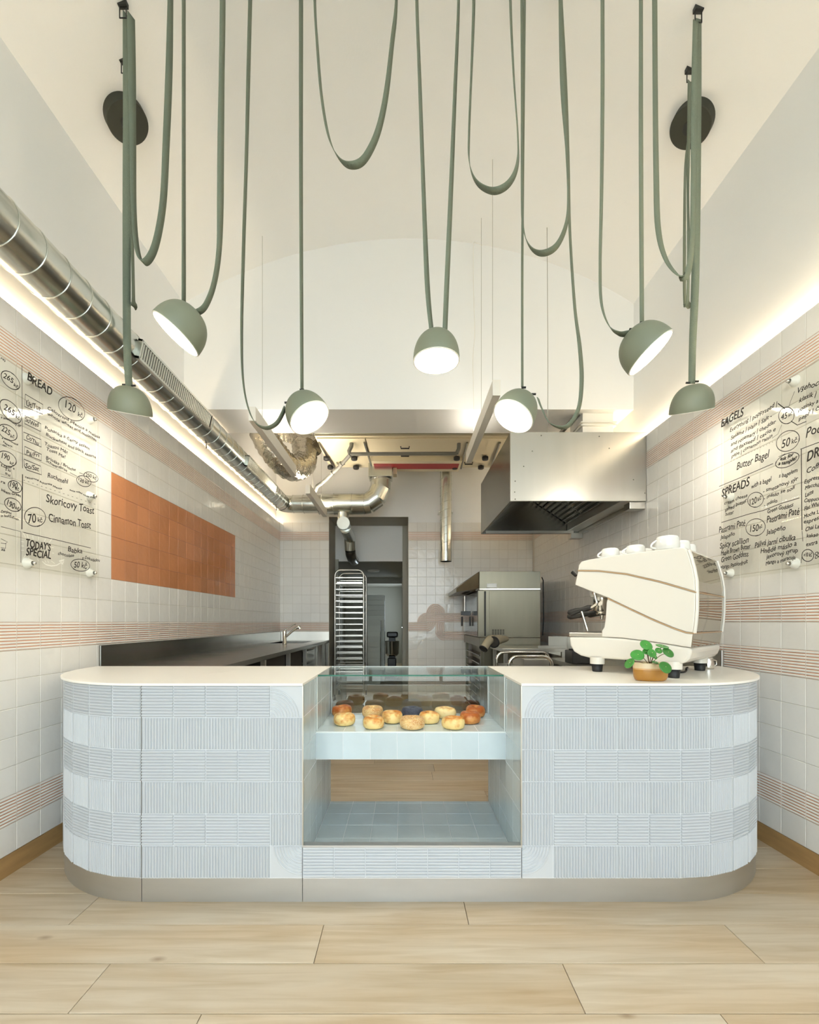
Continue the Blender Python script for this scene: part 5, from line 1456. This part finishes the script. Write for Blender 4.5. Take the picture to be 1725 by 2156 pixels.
for s_, a, c, h, *w_ in [
    ('BREAD', (240, 262), (465, 405), 78, .022), ('Út/Tue', (232, 488), (362, 545), 48), ('120', (585, 510), (682, 565), 74), ('kč', (700, 580), (745, 605), 40),
    ('Celozrnná pšenice a melasa', (425, 528), (900, 795), 30), ('whole wheat and molasses', (425, 580), (870, 815), 26), ('St/Wed', (222, 640), (345, 690), 42),
    ('Pohanka a černý sezam', (400, 705), (805, 892), 30), ('Buckwheat and black sesame', (410, 768), (865, 978), 28), ('Čt/Thu', (232, 800), (345, 850), 38),
    ('Toastni Mě!', (400, 848), (607, 930), 30), ('Toast Me!', (415, 893), (587, 972), 30), ('Pá/Fri', (232, 930), (350, 968), 38),
    ('Brioška / Brioche', (410, 978), (680, 1090), 28), ('Schwarzbrot', (410, 1006), (602, 1095), 26), ('250 kč', (770, 1130), (872, 1172), 32), ('120 kč', (705, 1172), (802, 1215), 34),
    ('So/Sat', (222, 1050), (345, 1096), 46), ('Ruchmehl', (425, 1142), (612, 1208), 44), ('celozrnná švýcarská pšenice', (220, 1140), (555, 1255), 17), ('swiss milled whole wheat', (625, 1258), (862, 1345), 15),
    ('Skoricovy Toast', (412, 1370), (850, 1478), 74), ('70', (248, 1555), (325, 1562), 82), ('kč', (335, 1545), (378, 1548), 40), ('Cinnamon Toast', (437, 1542), (820, 1612), 74),
    ("TODAY'S", (230, 1775), (452, 1815), 70, .012), ('SPECIAL', (228, 1848), (452, 1888), 70, .012), ('Babka', (610, 1818), (740, 1838), 46), ('chocolate', (520, 1850), (665, 1868), 28), ('s čokoládou', (740, 1882), (900, 1914), 28),
    ('50 kč', (665, 1958), (785, 1972), 54),
    ('265', (18, 230), (110, 300), 52), ('kč', (115, 318), (158, 345), 30), ('265', (22, 525), (122, 592), 58), ('kč', (135, 605), (172, 622), 34), ('225', (2, 722), (82, 768), 54), ('kč', (85, 775), (122, 792), 28),
    ('190', (4, 965), (76, 1000), 52), ('kč', (80, 1020), (116, 1035), 28), ('190', (80, 1222), (148, 1252), 56), ('kč', (130, 1262), (165, 1274), 30), ('190', (52, 1395), (122, 1428), 56), ('kč', (128, 1435), (164, 1450), 30),
    ('a smetanový sýr', (0, 598), (185, 690), 22), ('a marinované', (8, 792), (155, 850), 18), ('kapary,', (20, 828), (105, 872), 18), ('sýr', (15, 860), (52, 876), 16), ('s čedar a', (0, 1035), (122, 1078), 22),
    ('5 ks', (40, 1085), (88, 1100), 20), ('20 kč', (36, 1118), (86, 1136), 18), ('ra', (0, 1195), (38, 1202), 24), ('inkem Green', (2, 1272), (180, 1325), 26), ('čenými', (0, 1462), (95, 1482), 22), ('o hořčično-', (0, 1498), (165, 1532), 22), ('za', (0, 1812), (36, 1820), 24), ('ra)', (0, 75), (40, 95), 22)]:
    text(-1, s_, cl(*a), cl(*c), h / 4.3125, *(w_ or (0.0,)))
for cx, cy, rx, ry, ro in ((645, 522, 135, 88, 38), (820, 1140, 68, 40, 25), (755, 1178, 68, 46, 22), (310, 1503, 96, 86, 10), (722, 1940, 86, 54, 8),
                           (88, 262, 105, 58, 45), (88, 545, 130, 66, 50), (62, 735, 96, 60, 35), (55, 975, 92, 60, 32), (128, 1228, 66, 48, 35), (108, 1392, 80, 54, 30)):
    x, y_ = cl(cx, cy); ell(-1, x, y_, rx / 4.3125, ry / 4.3125, ro)
def sl(pts, wd=.004, ink='ink', f_=cl, side=-1, closed=False): stroke(side, [f_(*p) for p in pts], wd, ink, closed)
sl([(192, 125), (194, 600), (197, 1060)], .003); sl([(197, 1115), (194, 1400), (191, 1615)], .006); sl([(0, 1590), (182, 1636), (182, 1918)], .003); sl([(196, 1640), (500, 1710), (818, 1785)], .0035)
for q in ([(222, 388), (382, 482), (380, 570), (215, 500)], [(218, 582), (364, 656), (362, 727), (216, 655)], [(206, 732), (366, 800), (368, 868), (208, 800)], [(216, 862), (370, 935), (368, 992), (214, 930)], [(210, 978), (362, 1042), (370, 1120), (235, 1075), (214, 1040)]): sl(q, .0042, closed=True)
sl([(0, 1040), (95, 1075), (104, 1160), (0, 1132)], .0025)
sl([(715, 1100), (760, 1120)], .003); sl([(628, 1100), (695, 1135)], .003)
for i in range(17):
    x = 205 + i * 40; y_ = 1168 + i * 13.5; sl([(x, y_), (x + 14, y_ + 4)], .0022)
sl([(0, 1700), (30, 1715), (60, 1730), (40, 1745), (0, 1740)], .0025); sl([(45, 1740), (42, 1788), (0, 1780)], .0025)
for (a, c) in (((200, 1640), (225, 1690)), ((238, 1660), (250, 1700)), ((290, 1672), (294, 1705)), ((345, 1680), (345, 1712)), ((405, 1700), (395, 1735)), ((465, 1700), (440, 1735)), ((183, 1725), (210, 1730)), ((183, 1765), (210, 1768)), ((183, 1805), (212, 1805)), ((200, 1880), (225, 1850)), ((250, 1890), (258, 1862)), ((460, 1780), (480, 1782)), ((465, 1830), (485, 1832)), ((455, 1900), (490, 1925)), ((330, 1880), (345, 1905)), ((400, 1895), (410, 1915)), ((425, 1898), (436, 1918))):
    sl([a, c], .004, 'inkw')
sl([(375, 1905), (410, 1935), (460, 1948), (510, 1940), (550, 1915)], .005, 'inkw'); sl([(530, 1905), (575, 1892), (560, 1930), (545, 1912)], .009, 'inkw')
cr = lambda x, y_: (1500 + x / 3.85, 680 + y_ / 3.85)
for s_, a, c, h, *w_ in [
    ('BAGELS', (80, 848), (262, 745), 62, .014), ('Everything | poppyseed |', (150, 885), (535, 670), 32), ('Sesame | plain | Salt -', (158, 945), (490, 768), 30), ('and rosemary | cheddar', (158, 1003), (525, 812), 28),
    ('and flaxseed | cacio e', (158, 1052), (522, 868), 28), ('pepe | cinnamon raisin', (162, 1095), (495, 925), 26), ('45', (565, 792), (618, 762), 48), ('kč', (625, 762), (655, 748), 28),
    ('Butter Bagel', (205, 1192), (470, 1085), 56), ('50', (570, 1018), (640, 985), 66), ('kč', (652, 985), (698, 962), 40), ('ask for', (560, 1118), (668, 1082), 28, .01), ('a sample!', (545, 1160), (690, 1115), 28, .01),
    ('Všehochuť', (697, 568), (960, 468), 42), ('klasik |', (712, 642), (852, 588), 36), ('rozinky a', (705, 722), (868, 640), 30), ('pepř | č', (708, 790), (875, 705), 30), ('Podle', (768, 930), (960, 850), 72),
    ('DRINKS', (778, 1122), (1060, 1010), 76, .016), ('Coffee', (775, 1215), (930, 1160), 44), ('Espresso', (755, 1300), (900, 1258), 32), ('Macchiato', (760, 1350), (920, 1312), 30), ('Latte', (762, 1408), (830, 1382), 34),
    ('Cappuccino', (755, 1462), (930, 1415), 30), ('Flat White', (755, 1518), (900, 1478), 32), ('Mocha Latte', (752, 1580), (930, 1532), 30), ('espresso', (752, 1628), (920, 1580), 32), ('Chai Latte', (765, 1690), (920, 1652), 32),
    ('kakao', (775, 1745), (868, 1722), 30), ('extra', (772, 1812), (862, 1785), 34), ('+10 kč', (752, 1905), (818, 1888), 34), ('Oat', (840, 1880), (900, 1868), 26), ('Oves', (842, 1912), (910, 1900), 26),
    ('SPREADS', (85, 1412), (312, 1318), 64, .016), ('with a bagel', (325, 1340), (488, 1280), 36), ('s bagelem', (548, 1258), (698, 1212), 32), ('cream cheese', (105, 1478), (292, 1405), 26), ('salted butter', (110, 1532), (290, 1448), 28), ('butter', (115, 1568), (182, 1540), 28),
    ('120', (312, 1480), (370, 1452), 50), ('kč', (375, 1445), (408, 1430), 28), ('- smetanový sýr', (420, 1380), (705, 1278), 30), ('- máslo se solí', (425, 1432), (682, 1345), 28), ('- máslo', (428, 1488), (535, 1450), 28), ('Green Goddess', (455, 1540), (665, 1490), 32),
    ('Pastrami Paté', (62, 1705), (275, 1640), 48), ('Jalapeño', (72, 1758), (190, 1722), 30), ('150', (315, 1700), (385, 1678), 54), ('kč', (390, 1668), (415, 1655), 26), ('Pastrami Paté', (450, 1625), (715, 1548), 54), ('Jalapeño', (445, 1718), (602, 1672), 38),
    ('Spicy scallion', (68, 1830), (302, 1780), 46), ('Maple Brown Butter', (78, 1885), (318, 1822), 36), ('Green Goddess', (80, 1938), (300, 1890), 42), ('Mango Passionfruit', (75, 2000), (295, 1950), 32),
    ('Pálivá jarní cibulka', (352, 1822), (682, 1755), 44), ('Hnědé máslo a', (400, 1872), (692, 1808), 38), ('javorový syrup', (445, 1908), (702, 1855), 34), ('Mango a maracuja', (442, 1965), (682, 1912), 30)]:
    text(1, s_, cr(*a), cr(*c), h / 3.85, *(w_ or (0.0,)))
for cx, cy, rx, ry, ro in ((608, 750, 62, 68, 20), (620, 957, 100, 76, -35), (616, 1112, 102, 50, -25), (357, 1433, 66, 58, -30), (357, 1657, 80, 68, -20), (782, 1884, 48, 48, -20)):
    x, y_ = cr(cx, cy); ell(1, x, y_, rx / 3.85, ry / 3.85, ro)
for q, wd in (([(62, 1325), (280, 1235), (500, 1140)], .004), ([(722, 1024), (870, 968), (1000, 925)], .004), ([(730, 1024), (732, 1400), (735, 1680)], .005), ([(735, 1685), (742, 1770)], .003), ([(738, 1860), (728, 1948)], .003), ([(80, 1618), (300, 1550), (420, 1520), (560, 1465), (715, 1418)], .004),
              ([(540, 652), (595, 695)], .005), ([(675, 555), (640, 640), (628, 682)], .0025), ([(645, 795), (698, 828), (770, 798)], .004), ([(570, 825), (540, 900), (490, 935)], .0025), ([(545, 1085), (600, 1060)], .003)):
    sl(q, wd, 'ink', cr, 1)
for i in range(16): sl([(155 + i * 24, 1122 - i * 11), (163 + i * 24, 1118 - i * 11)], .002, 'ink', cr, 1)
